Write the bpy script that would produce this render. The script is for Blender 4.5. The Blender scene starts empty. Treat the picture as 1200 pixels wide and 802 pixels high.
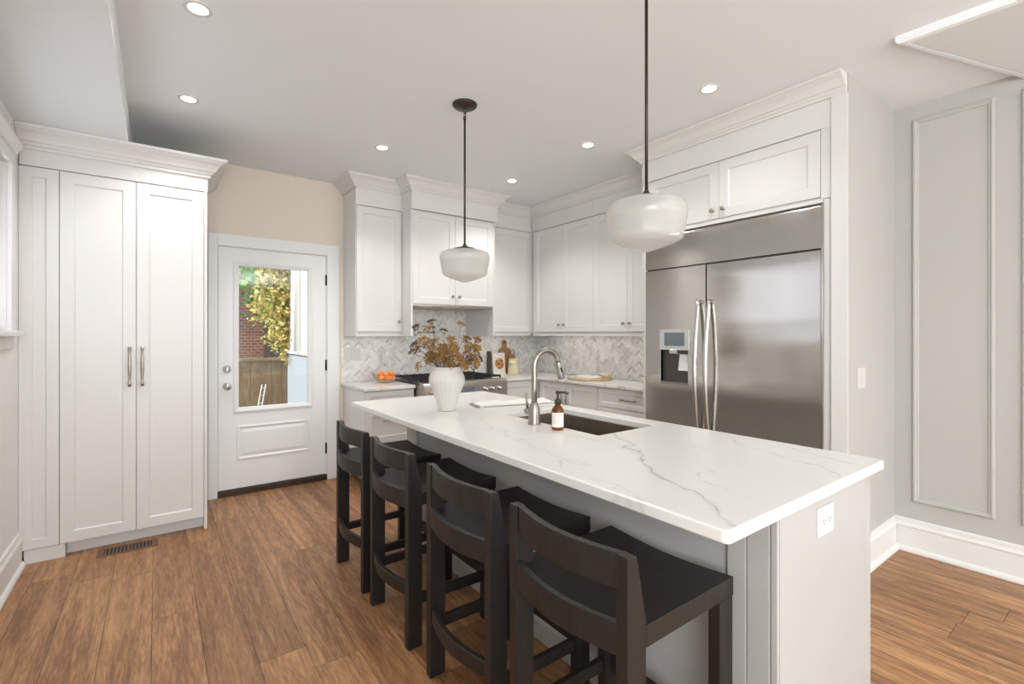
import bpy, bmesh, math, random
from mathutils import Vector, Matrix
random.seed(7)
S = bpy.context.scene
COL = S.collection
PI = math.pi

# ------------------------------------------------------------------ camera
YAW = 0.6384
cd = bpy.data.cameras.new('camera')
cam = bpy.data.objects.new('camera', cd); COL.objects.link(cam)
cd.sensor_width = 36.0
cd.lens = 36.0 * 561.52 / 1200.0
cd.shift_y = -(401.0 - 392.435) / 1200.0
cd.clip_start = 0.02
cam.location = (0, 0, 1.38)
cam.rotation_euler = (PI / 2, 0, -YAW)
S.camera = cam

# ------------------------------------------------------------------ colour management
S.view_settings.view_transform = 'Standard'
S.view_settings.look = 'None'
S.view_settings.gamma = 1.0
S.view_settings.use_curve_mapping = False
S.view_settings.exposure = 0.30

# ------------------------------------------------------------------ world, sun, left window light, added fill lamps
w = bpy.data.worlds.new('sky'); S.world = w; w.use_nodes = True
bg = w.node_tree.nodes['Background']
bg.inputs['Color'].default_value = (0.80, 0.90, 1.0, 1)
bg.inputs['Strength'].default_value = 1.3

def lamp(name, kind, loc, direction, energy, color, parent=None, **kw):
    d = bpy.data.lights.new(name, kind); d.energy = energy; d.color = color
    for k, v in kw.items(): setattr(d, k, v)
    o = bpy.data.objects.new(name, d); COL.objects.link(o)
    o.location = loc
    o.rotation_euler = Vector(direction).to_track_quat('-Z', 'Y').to_euler()
    if parent: o.parent = parent
    return o
lamp('sun', 'SUN', (-4, 8, 8), (0.75, 0.12, -0.62), 5.2, (1.0, 0.96, 0.88), angle=0.01)
lamp('added_rear_fill', 'AREA', (1.0, -7.28, 1.55), (0, 1, 0.12), 60, (0.95, 0.985, 1.0), shape='RECTANGLE', size=2.0, size_y=1.9)  # added area lamp at the unseen rear window, for even light
lamp('added_ceiling_fill', 'AREA', (1.3, -4.6, 1.85), (0, 0, 1), 200, (0.93, 0.98, 1.0), shape='RECTANGLE', size=2.4, size_y=2.4)  # added unseen lamp aimed up, bounces fill off the ceiling
lamp('left_window_daylight', 'AREA', (-0.60, 3.0, 1.88), (1, 0.15, -0.1), 4, (0.82, 0.90, 1.0), shape='RECTANGLE', size=1.4, size_y=0.9)
lamp('added_side_fill', 'AREA', (-0.60, -1.6, 1.5), (1, 0.35, 0.05), 80, (0.93, 0.98, 1.0), shape='RECTANGLE', size=1.8, size_y=1.5)  # added fill at the unseen left-wall window behind the camera
lamp('added_right_fill', 'AREA', (3.80, -2.6, 1.5), (-1, 0.45, 0.05), 62, (0.94, 0.98, 1.0), shape='RECTANGLE', size=1.8, size_y=1.5)  # added fill lamp; no window in this wall

# ------------------------------------------------------------------ materials
MAT = {}
def mat(name, col, rough=0.5, metal=0.0, **kw):
    m = bpy.data.materials.new(name); m.use_nodes = True
    b = m.node_tree.nodes['Principled BSDF']
    b.inputs['Base Color'].default_value = (*col, 1)
    b.inputs['Roughness'].default_value = rough
    b.inputs['Metallic'].default_value = metal
    for k, v in kw.items(): b.inputs[k].default_value = v
    MAT[name] = m
    return m
def nd(m, t, **kw):
    n = m.node_tree.nodes.new(t)
    for k, v in kw.items():
        if k in n.inputs: n.inputs[k].default_value = v
        else: setattr(n, k, v)
    return n
def lk(m, a, b): m.node_tree.links.new(a, b)
def bsdf(m): return m.node_tree.nodes['Principled BSDF']
def ramp(m, stops):
    r = nd(m, 'ShaderNodeValToRGB'); e = r.color_ramp.elements
    while len(e) < len(stops): e.new(0.5)
    for i, (p, c) in enumerate(stops): e[i].position = p; e[i].color = (*c, 1)
    return r
def paint(name, col, rough=0.45, bump=0.02, scale=180):
    m = mat(name, col, rough)
    tc = nd(m, 'ShaderNodeTexCoord'); n = nd(m, 'ShaderNodeTexNoise', Scale=scale, Detail=2.0)
    lk(m, tc.outputs['Object'], n.inputs['Vector'])
    b = nd(m, 'ShaderNodeBump', Strength=bump, Distance=0.01)
    lk(m, n.outputs['Fac'], b.inputs['Height']); lk(m, b.outputs['Normal'], bsdf(m).inputs['Normal'])
    return m
CAB = paint('cabinet_paint', (0.755, 0.745, 0.725), 0.38, 0.01)
TRIM = paint('trim_paint', (0.80, 0.79, 0.77), 0.4, 0.01)
DOORP = paint('door_paint', (0.87, 0.88, 0.88), 0.35, 0.01)
WALL = paint('wall_paint', (0.51, 0.50, 0.48), 0.6, 0.04)
WALLB = paint('beige_wall_paint', (0.80, 0.715, 0.62), 0.6, 0.04)
CEIL = paint('ceiling_paint', (0.84, 0.865, 0.88), 0.7, 0.03)
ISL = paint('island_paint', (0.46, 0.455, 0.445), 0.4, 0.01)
PLAST = mat('white_plastic', (0.68, 0.67, 0.65), 0.4)
SLOT = mat('outlet_slot', (0.08, 0.08, 0.08), 0.5)
NICKEL = mat('brushed_nickel', (0.36, 0.335, 0.30), 0.34, 1.0)
HANDLE = mat('steel_handle', (0.60, 0.58, 0.55), 0.26, 1.0)
PEWTER = mat('pewter_pull', (0.40, 0.36, 0.31), 0.3, 1.0)
CHROME = mat('chrome', (0.72, 0.72, 0.73), 0.15, 1.0)
BRONZE = mat('oil_rubbed_bronze', (0.055, 0.042, 0.032), 0.42, 0.6)
IRON = mat('black_cast_iron', (0.018, 0.017, 0.016), 0.5, 0.3)
BLACK = mat('black_plastic', (0.02, 0.019, 0.018), 0.35)
HINGE = mat('dark_hinge', (0.05, 0.045, 0.04), 0.4, 0.7)
DARK = mat('dark_gap', (0.03, 0.027, 0.024), 0.7)

def steel(name, col, rough, stretch, axis):
    m = mat(name, col, rough, 1.0)
    tc = nd(m, 'ShaderNodeTexCoord'); mp = nd(m, 'ShaderNodeMapping')
    mp.inputs['Scale'].default_value = stretch
    n = nd(m, 'ShaderNodeTexNoise', Scale=1.0, Detail=3.0)
    lk(m, tc.outputs['Object'], mp.inputs['Vector']); lk(m, mp.outputs['Vector'], n.inputs['Vector'])
    r = nd(m, 'ShaderNodeMapRange'); r.inputs['To Min'].default_value = rough - 0.06; r.inputs['To Max'].default_value = rough + 0.08
    lk(m, n.outputs['Fac'], r.inputs['Value']); lk(m, r.outputs['Result'], bsdf(m).inputs['Roughness'])
    # gentle waviness of the sheet metal
    mp2 = nd(m, 'ShaderNodeMapping'); mp2.inputs['Scale'].default_value = axis
    n2 = nd(m, 'ShaderNodeTexNoise', Scale=1.0, Detail=1.0)
    lk(m, tc.outputs['Object'], mp2.inputs['Vector']); lk(m, mp2.outputs['Vector'], n2.inputs['Vector'])
    b = nd(m, 'ShaderNodeBump', Strength=0.25, Distance=0.02)
    lk(m, n2.outputs['Fac'], b.inputs['Height']); lk(m, b.outputs['Normal'], bsdf(m).inputs['Normal'])
    return m
STEEL = steel('stainless_steel', (0.60, 0.58, 0.55), 0.15, (3, 3, 500), (0.7, 0.7, 5.0))
STEEL2 = steel('range_steel', (0.50, 0.46, 0.41), 0.30, (3, 3, 400), (2, 2, 2))
SINKM = steel('sink_steel', (0.40, 0.345, 0.29), 0.36, (200, 3, 3), (2, 2, 2))

def wood(name, dark, mid, light, scale=(18, 1.6, 18), rough=0.4, island=False):
    m = mat(name, mid, rough)
    tc = nd(m, 'ShaderNodeTexCoord'); mp = nd(m, 'ShaderNodeMapping'); mp.inputs['Scale'].default_value = scale
    lk(m, tc.outputs['Object'], mp.inputs['Vector'])
    src = mp.outputs['Vector']
    if island:
        geo = nd(m, 'ShaderNodeNewGeometry')
        mul = nd(m, 'ShaderNodeMath', operation='MULTIPLY'); mul.inputs[1].default_value = 57.0
        lk(m, geo.outputs['Random Per Island'], mul.inputs[0])
        cb = nd(m, 'ShaderNodeCombineXYZ'); lk(m, mul.outputs[0], cb.inputs[0]); lk(m, mul.outputs[0], cb.inputs[1])
        add = nd(m, 'ShaderNodeVectorMath', operation='ADD')
        lk(m, src, add.inputs[0]); lk(m, cb.outputs[0], add.inputs[1]); src = add.outputs[0]
    n1 = nd(m, 'ShaderNodeTexNoise', Scale=0.55 if island else 1.0, Detail=5.0, Roughness=0.62, Distortion=0.6 if island else 1.3)
    lk(m, src, n1.inputs['Vector'])
    n2 = nd(m, 'ShaderNodeTexNoise', Scale=5.5, Detail=4.0, Roughness=0.7, Distortion=0.3)
    lk(m, src, n2.inputs['Vector'])
    mx = nd(m, 'ShaderNodeMix', data_type='FLOAT'); mx.inputs[0].default_value = 0.55 if island else 0.45
    lk(m, n1.outputs['Fac'], mx.inputs[2]); lk(m, n2.outputs['Fac'], mx.inputs[3])
    r = ramp(m, [(0.40, dark), (0.5, mid), (0.60, light)] if island else [(0.34, dark), (0.5, mid), (0.68, light)])
    lk(m, mx.outputs[0], r.inputs[0])
    out = r.outputs[0]
    if island:
        # oak cathedral grain: long wandering bands plus fine pores
        sc = nd(m, 'ShaderNodeVectorMath', operation='MULTIPLY'); sc.inputs[1].default_value = (0.30, 0.42, 1.0); lk(m, src, sc.inputs[0])
        wv = nd(m, 'ShaderNodeTexWave', Scale=1.0, Distortion=16.0, Detail=4.0, **{'Detail Scale': 0.8, 'Detail Roughness': 0.55})
        wv.bands_direction = 'X'; lk(m, sc.outputs[0], wv.inputs['Vector'])
        wr = ramp(m, [(0.0, (0.84, 0.81, 0.78)), (0.45, (0.98, 0.98, 0.98)), (0.8, (1.05, 1.05, 1.04)), (1.0, (1.16, 1.15, 1.12))])
        lk(m, wv.outputs['Fac'], wr.inputs[0])
        m1 = nd(m, 'ShaderNodeMix', data_type='RGBA', blend_type='MULTIPLY'); m1.inputs[0].default_value = 0.8
        lk(m, out, m1.inputs[6]); lk(m, wr.outputs[0], m1.inputs[7])
        tone = ramp(m, [(0.0, (0.80, 0.77, 0.75)), (0.5, (1.0, 1.0, 1.0)), (1.0, (1.16, 1.14, 1.10))])
        lk(m, geo.outputs['Random Per Island'], tone.inputs[0])
        m2 = nd(m, 'ShaderNodeMix', data_type='RGBA', blend_type='MULTIPLY'); m2.inputs[0].default_value = 1.0
        lk(m, m1.outputs[2], m2.inputs[6]); lk(m, tone.outputs[0], m2.inputs[7])
        out = m2.outputs[2]
    lk(m, out, bsdf(m).inputs['Base Color'])
    b = nd(m, 'ShaderNodeBump', Strength=0.12, Distance=0.004)
    lk(m, n2.outputs['Fac'], b.inputs['Height']); lk(m, b.outputs['Normal'], bsdf(m).inputs['Normal'])
    return m
FLOORM = wood('oak_floor', (0.228, 0.105, 0.044), (0.355, 0.178, 0.078), (0.475, 0.260, 0.122), (16, 1.5, 16), 0.42, True)
STOOLM = wood('espresso_wood', (0.008, 0.0062, 0.0052), (0.0135, 0.0105, 0.0085), (0.022, 0.017, 0.0135), (30, 30, 3), 0.48)
BOARDM = wood('acacia_board', (0.20, 0.09, 0.035), (0.36, 0.19, 0.08), (0.50, 0.30, 0.14), (25, 6, 25), 0.5)
BOARDL = wood('pale_maple', (0.42, 0.26, 0.13), (0.55, 0.37, 0.20), (0.66, 0.48, 0.28), (25, 6, 25), 0.5)
FENCEM = wood('weathered_fence', (0.20, 0.13, 0.075), (0.33, 0.225, 0.13), (0.46, 0.33, 0.20), (9, 9, 1.2), 0.8)

def quartz(name, base, vein, scale, seed, thin=0.020, soft=0.35):
    m = mat(name, base, 0.22)
    tc = nd(m, 'ShaderNodeTexCoord'); mp = nd(m, 'ShaderNodeMapping')
    mp.inputs['Location'].default_value = seed; mp.inputs['Rotation'].default_value = (0, 0, 0.5)
    mp.inputs['Scale'].default_value = (scale * 1.3, scale * 0.8, scale)
    lk(m, tc.outputs['Object'], mp.inputs['Vector'])
    def ridge(sc, dist, width, det):
        n = nd(m, 'ShaderNodeTexNoise', Scale=sc, Detail=det, Roughness=0.55, Distortion=dist)
        lk(m, mp.outputs['Vector'], n.inputs['Vector'])
        s = nd(m, 'ShaderNodeMath', operation='SUBTRACT'); s.inputs[1].default_value = 0.5; lk(m, n.outputs['Fac'], s.inputs[0])
        a = nd(m, 'ShaderNodeMath', operation='ABSOLUTE'); lk(m, s.outputs[0], a.inputs[0])
        r = nd(m, 'ShaderNodeMapRange'); r.inputs['From Min'].default_value = 0.0; r.inputs['From Max'].default_value = width
        r.inputs['To Min'].default_value = 1.0; r.inputs['To Max'].default_value = 0.0
        lk(m, a.outputs[0], r.inputs['Value']); return r.outputs['Result']
    v1 = ridge(0.75, 0.9, thin * 0.55, 5.0); v2 = ridge(0.75, 0.9, thin * 4, 5.0)
    msk = nd(m, 'ShaderNodeTexNoise', Scale=1.1, Detail=2.0); lk(m, mp.outputs['Vector'], msk.inputs['Vector'])
    mr = nd(m, 'ShaderNodeMapRange'); mr.inputs['From Min'].default_value = 0.44; mr.inputs['From Max'].default_value = 0.62
    lk(m, msk.outputs['Fac'], mr.inputs['Value'])
    p1 = nd(m, 'ShaderNodeMath', operation='MULTIPLY'); lk(m, v1, p1.inputs[0]); lk(m, mr.outputs['Result'], p1.inputs[1])
    p2 = nd(m, 'ShaderNodeMath', operation='MULTIPLY'); lk(m, v2, p2.inputs[0]); p2.inputs[1].default_value = soft
    p3 = nd(m, 'ShaderNodeMath', operation='MULTIPLY'); lk(m, p2.outputs[0], p3.inputs[0]); lk(m, mr.outputs['Result'], p3.inputs[1])
    mx = nd(m, 'ShaderNodeMath', operation='MAXIMUM'); lk(m, p1.outputs[0], mx.inputs[0]); lk(m, p3.outputs[0], mx.inputs[1])
    mc = nd(m, 'ShaderNodeMix', data_type='RGBA'); lk(m, mx.outputs[0], mc.inputs[0])
    mc.inputs[6].default_value = (*base, 1); mc.inputs[7].default_value = (*vein, 1)
    lk(m, mc.outputs[2], bsdf(m).inputs['Base Color'])
    return m
QUARTZ = quartz('white_quartz', (0.78, 0.765, 0.735), (0.40, 0.39, 0.37), 1.0, (3.1, 7.4, 0.2), 0.012, 0.12)
def slab():
    """island slab: pale quartz with a few long wandering veins (each a wobbly line across the slab)"""
    m = quartz('veined_quartz_slab', (0.79, 0.775, 0.745), (0.50, 0.49, 0.47), 1.0, (5.3, 2.2, 0.4), 0.010, 0.10)
    base = bsdf(m).inputs['Base Color'].links[0].from_socket
    geo = nd(m, 'ShaderNodeNewGeometry')
    wob = nd(m, 'ShaderNodeTexNoise', Scale=2.4, Detail=4.0, Roughness=0.52); lk(m, geo.outputs['Position'], wob.inputs['Vector'])
    brk = nd(m, 'ShaderNodeTexNoise', Scale=7.0, Detail=2.0); lk(m, geo.outputs['Position'], brk.inputs['Vector'])
    def math_(op, a, b=None, c=None):
        n = nd(m, 'ShaderNodeMath', operation=op)
        for i, v in enumerate((a, b, c)):
            if v is None: continue
            if isinstance(v, (int, float)): n.inputs[i].default_value = v
            else: lk(m, v, n.inputs[i])
        return n.outputs[0]
    w0 = math_('MULTIPLY', math_('SUBTRACT', wob.outputs['Fac'], 0.5), 0.42)
    for (p, q, wd, st, wk) in VEINS:
        p, q = Vector((*p, 0)), Vector((*q, 0)); d = (q - p); L = d.length; d.normalize(); n_ = Vector((-d.y, d.x, 0))
        def dot(v, off):
            dn = nd(m, 'ShaderNodeVectorMath', operation='DOT_PRODUCT'); lk(m, geo.outputs['Position'], dn.inputs[0]); dn.inputs[1].default_value = v
            return math_('SUBTRACT', dn.outputs['Value'], off)
        dist = math_('ABSOLUTE', math_('ADD', dot(n_, n_.dot(p)), math_('MULTIPLY', w0, wk)))
        al = dot(d, d.dot(p))
        r1 = nd(m, 'ShaderNodeMapRange', interpolation_type='SMOOTHSTEP'); lk(m, dist, r1.inputs['Value'])
        for k, v in (('From Min', 0.0), ('From Max', wd), ('To Min', 1.0), ('To Max', 0.0)): r1.inputs[k].default_value = v
        r2 = nd(m, 'ShaderNodeMapRange'); lk(m, math_('ABSOLUTE', math_('SUBTRACT', al, L / 2)), r2.inputs['Value'])
        for k, v in (('From Min', L / 2 - .12), ('From Max', L / 2), ('To Min', 1.0), ('To Max', 0.0)): r2.inputs[k].default_value = v
        b_ = nd(m, 'ShaderNodeMapRange'); lk(m, brk.outputs['Fac'], b_.inputs['Value'])
        for k, v in (('From Min', .30), ('From Max', .58), ('To Min', .25), ('To Max', 1.0)): b_.inputs[k].default_value = v
        f = math_('MULTIPLY', math_('MULTIPLY', math_('MULTIPLY', r1.outputs[0], r2.outputs[0]), b_.outputs[0]), st)
        mx = nd(m, 'ShaderNodeMix', data_type='RGBA'); lk(m, f, mx.inputs[0]); lk(m, base, mx.inputs[6]); mx.inputs[7].default_value = (0.34, 0.335, 0.315, 1); base = mx.outputs[2]
    lk(m, base, bsdf(m).inputs['Base Color'])
    return m
VEINS = [((1.80, 1.62), (1.12, .60), .006, .85, 1.0), ((1.80, 1.62), (1.12, .60), .030, .22, 1.0), ((2.15, 1.25), (1.72, .60), .006, .5, 1.2), ((1.95, 1.46), (1.38, .62), .005, .35, 1.6),
         ((1.15, 2.35), (1.62, 1.35), .012, .22, 1.4), ((1.10, 2.95), (1.75, 2.45), .012, .18, 1.0), ((2.17, 1.02), (1.95, .60), .012, .4, .8)]
QSLAB = slab()

def tile_mat():
    m = mat('marble_tile', (0.6, 0.6, 0.6), 0.3)
    geo = nd(m, 'ShaderNodeNewGeometry')
    r = ramp(m, [(0.0, (0.60, 0.575, 0.545)), (0.25, (0.76, 0.74, 0.71)), (0.7, (0.85, 0.835, 0.81)), (1.0, (0.90, 0.89, 0.865))])
    lk(m, geo.outputs['Random Per Island'], r.inputs[0])
    tc = nd(m, 'ShaderNodeTexCoord'); n = nd(m, 'ShaderNodeTexNoise', Scale=14.0, Detail=5.0, Distortion=1.5)
    lk(m, tc.outputs['Object'], n.inputs['Vector'])
    r2 = ramp(m, [(0.30, (0.80, 0.79, 0.78)), (0.5, (1, 1, 1))]); lk(m, n.outputs['Fac'], r2.inputs[0])
    mx = nd(m, 'ShaderNodeMix', data_type='RGBA', blend_type='MULTIPLY'); mx.inputs[0].default_value = 0.8
    lk(m, r.outputs[0], mx.inputs[6]); lk(m, r2.outputs[0], mx.inputs[7])
    lk(m, mx.outputs[2], bsdf(m).inputs['Base Color']); return m
TILE = tile_mat()
GROUT = mat('pale_grout', (0.84, 0.83, 0.81), 0.8)

def glass(name, tint, transp, rough=0.02):
    m = bpy.data.materials.new(name); m.use_nodes = True; t = m.node_tree; t.nodes.clear()
    o = t.nodes.new('ShaderNodeOutputMaterial'); a = t.nodes.new('ShaderNodeBsdfTransparent'); a.inputs[0].default_value = (*tint, 1)
    g = t.nodes.new('ShaderNodeBsdfGlossy'); g.inputs['Roughness'].default_value = rough
    f0 = t.nodes.new('ShaderNodeLayerWeight'); f0.inputs[0].default_value = .5; f = t.nodes.new('ShaderNodeMath'); f.operation = 'POWER'; f.inputs[1].default_value = 4.0; t.links.new(f0.outputs['Facing'], f.inputs[0])
    k = t.nodes.new('ShaderNodeMath'); k.operation = 'MULTIPLY_ADD'; k.inputs[1].default_value = .55 * transp; k.inputs[2].default_value = .04
    x = t.nodes.new('ShaderNodeMixShader')
    t.links.new(f.outputs[0], k.inputs[0]); t.links.new(k.outputs[0], x.inputs[0])
    t.links.new(a.outputs[0], x.inputs[1]); t.links.new(g.outputs[0], x.inputs[2]); t.links.new(x.outputs[0], o.inputs[0])
    MAT[name] = m; return m
PANE = glass('window_glass', (0.97, 0.985, 0.98), 1.0)
BOWLG = glass('bowl_glass', (0.96, 0.93, 0.88), 1.0)
AMBER = mat('amber_glass', (0.30, 0.095, 0.015), 0.08, 0.0, **{'Transmission Weight': 0.55, 'IOR': 1.4})

def opal():
    m = bpy.data.materials.new('opal_glass'); m.use_nodes = True; t = m.node_tree; t.nodes.clear()
    o = t.nodes.new('ShaderNodeOutputMaterial')
    p = t.nodes.new('ShaderNodeBsdfPrincipled'); p.inputs['Base Color'].default_value = (0.74, 0.74, 0.725, 1); p.inputs['Roughness'].default_value = 0.07
    tr = t.nodes.new('ShaderNodeBsdfTranslucent'); tr.inputs[0].default_value = (0.86, 0.85, 0.82, 1)
    ts = t.nodes.new('ShaderNodeBsdfTransparent'); ts.inputs[0].default_value = (0.95, 0.95, 0.93, 1)
    a = t.nodes.new('ShaderNodeMixShader'); a.inputs[0].default_value = 0.40
    b = t.nodes.new('ShaderNodeMixShader'); b.inputs[0].default_value = 0.28
    t.links.new(p.outputs[0], a.inputs[1]); t.links.new(tr.outputs[0], a.inputs[2])
    t.links.new(a.outputs[0], b.inputs[1]); t.links.new(ts.outputs[0], b.inputs[2]); t.links.new(b.outputs[0], o.inputs[0])
    return m
OPAL = opal()
def emit(name, col, st):
    m = mat(name, col, 0.5); bsdf(m).inputs['Emission Color'].default_value = (*col, 1); bsdf(m).inputs['Emission Strength'].default_value = st; return m
LENS = emit('downlight_lens', (1.0, 0.96, 0.89), 12.0)
SCREEN = mat('display_glass', (0.16, 0.19, 0.21), 0.12)
CERAMIC = mat('vase_ceramic', (0.63, 0.60, 0.56), 0.6)
def vase_bump():
    m = CERAMIC; tc = nd(m, 'ShaderNodeTexCoord'); n = nd(m, 'ShaderNodeTexNoise', Scale=60.0, Detail=3.0)
    lk(m, tc.outputs['Object'], n.inputs['Vector']); b = nd(m, 'ShaderNodeBump', Strength=0.25, Distance=0.004)
    lk(m, n.outputs['Fac'], b.inputs['Height']); lk(m, b.outputs['Normal'], bsdf(m).inputs['Normal'])
vase_bump()
CREAM = mat('cream_ceramic', (0.76, 0.66, 0.46), 0.35)
def flower(name, a, b, c):
    m = mat(name, b, 0.85); geo = nd(m, 'ShaderNodeNewGeometry'); r = ramp(m, [(0, a), (.5, b), (1, c)])
    lk(m, geo.outputs['Random Per Island'], r.inputs[0]); lk(m, r.outputs[0], bsdf(m).inputs['Base Color']); return m
FLOWER = flower('dried_flower', (0.13, 0.06, 0.013), (0.36, 0.185, 0.042), (0.66, 0.42, 0.14))
FLOWER2 = flower('dark_dried_flower', (0.05, 0.028, 0.012), (0.13, 0.075, 0.030), (0.24, 0.15, 0.06))
STEMM = mat('dried_stem', (0.16, 0.10, 0.035), 0.85)
ORANGE = mat('clementine_peel', (0.85, 0.28, 0.05), 0.45)
LEAFC = mat('stem_green', (0.10, 0.12, 0.03), 0.6)
LINEN = mat('white_linen', (0.82, 0.80, 0.765), 0.9)
FRINGE = mat('grey_fringe', (0.36, 0.32, 0.26), 0.9)
PAPER = mat('paper', (0.80, 0.76, 0.69), 0.7)
INK = mat('grey_ink', (0.42, 0.40, 0.38), 0.7)
DARKBOOK = mat('dark_book_cover', (0.10, 0.075, 0.05), 0.6)
VENTM = mat('wood_vent', (0.17, 0.085, 0.042), 0.45)
def photo_print():
    m = mat('printed_food_photo', (0.3, 0.1, 0.05), 0.5)
    tc = nd(m, 'ShaderNodeTexCoord'); v = nd(m, 'ShaderNodeTexVoronoi', Scale=38.0); lk(m, tc.outputs['Object'], v.inputs['Vector'])
    r = ramp(m, [(0.0, (0.09, 0.022, 0.012)), (0.35, (0.30, 0.075, 0.03)), (0.6, (0.55, 0.27, 0.08)), (0.85, (0.62, 0.46, 0.25)), (1.0, (0.11, 0.12, 0.03))])
    lk(m, v.outputs['Color'], r.inputs[0]); lk(m, r.outputs[0], bsdf(m).inputs['Base Color']); return m
PHOTO = photo_print()
def bricks():
    m = mat('brick_wall', (0.3, 0.1, 0.06), 0.85)
    tc = nd(m, 'ShaderNodeTexCoord'); mp = nd(m, 'ShaderNodeMapping'); mp.inputs['Rotation'].default_value = (PI / 2, 0, 0)
    b = nd(m, 'ShaderNodeTexBrick', Scale=4.0); lk(m, tc.outputs['Object'], mp.inputs['Vector']); lk(m, mp.outputs['Vector'], b.inputs['Vector'])
    b.inputs['Color1'].default_value = (0.34, 0.12, 0.065, 1); b.inputs['Color2'].default_value = (0.24, 0.085, 0.05, 1)
    b.inputs['Mortar'].default_value = (0.42, 0.35, 0.28, 1); b.inputs['Mortar Size'].default_value = 0.018
    lk(m, b.outputs['Color'], bsdf(m).inputs['Base Color']); return m
BRICK = bricks()
def leaf(name, a, b, c):
    m = mat(name, b, 0.55, **{'Transmission Weight': 0.0})
    geo = nd(m, 'ShaderNodeNewGeometry'); r = ramp(m, [(0, a), (0.5, b), (1, c)])
    lk(m, geo.outputs['Random Per Island'], r.inputs[0]); lk(m, r.outputs[0], bsdf(m).inputs['Base Color']); 
    t = m.node_tree; tr = t.nodes.new('ShaderNodeBsdfTranslucent'); x = t.nodes.new('ShaderNodeMixShader'); x.inputs[0].default_value = 0.4
    lk(m, r.outputs[0], tr.inputs[0]); lk(m, bsdf(m).outputs[0], x.inputs[1]); lk(m, tr.outputs[0], x.inputs[2])
    lk(m, x.outputs[0], t.nodes['Material Output'].inputs[0]); return m
GREEN = leaf('green_leaf', (0.05, 0.19, 0.02), (0.17, 0.44, 0.05), (0.42, 0.68, 0.16))
YELLOW = leaf('yellow_leaf', (0.34, 0.30, 0.05), (0.72, 0.60, 0.14), (0.92, 0.86, 0.45))
BARK = mat('bark', (0.10, 0.065, 0.04), 0.9)
STUCCO = paint('white_stucco', (0.80, 0.79, 0.77), 0.8, 0.1, 60)
PARGE = paint('grey_parging', (0.34, 0.38, 0.44), 0.85, 0.1, 60)
SOIL = mat('garden_soil', (0.16, 0.13, 0.08), 0.95)

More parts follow.
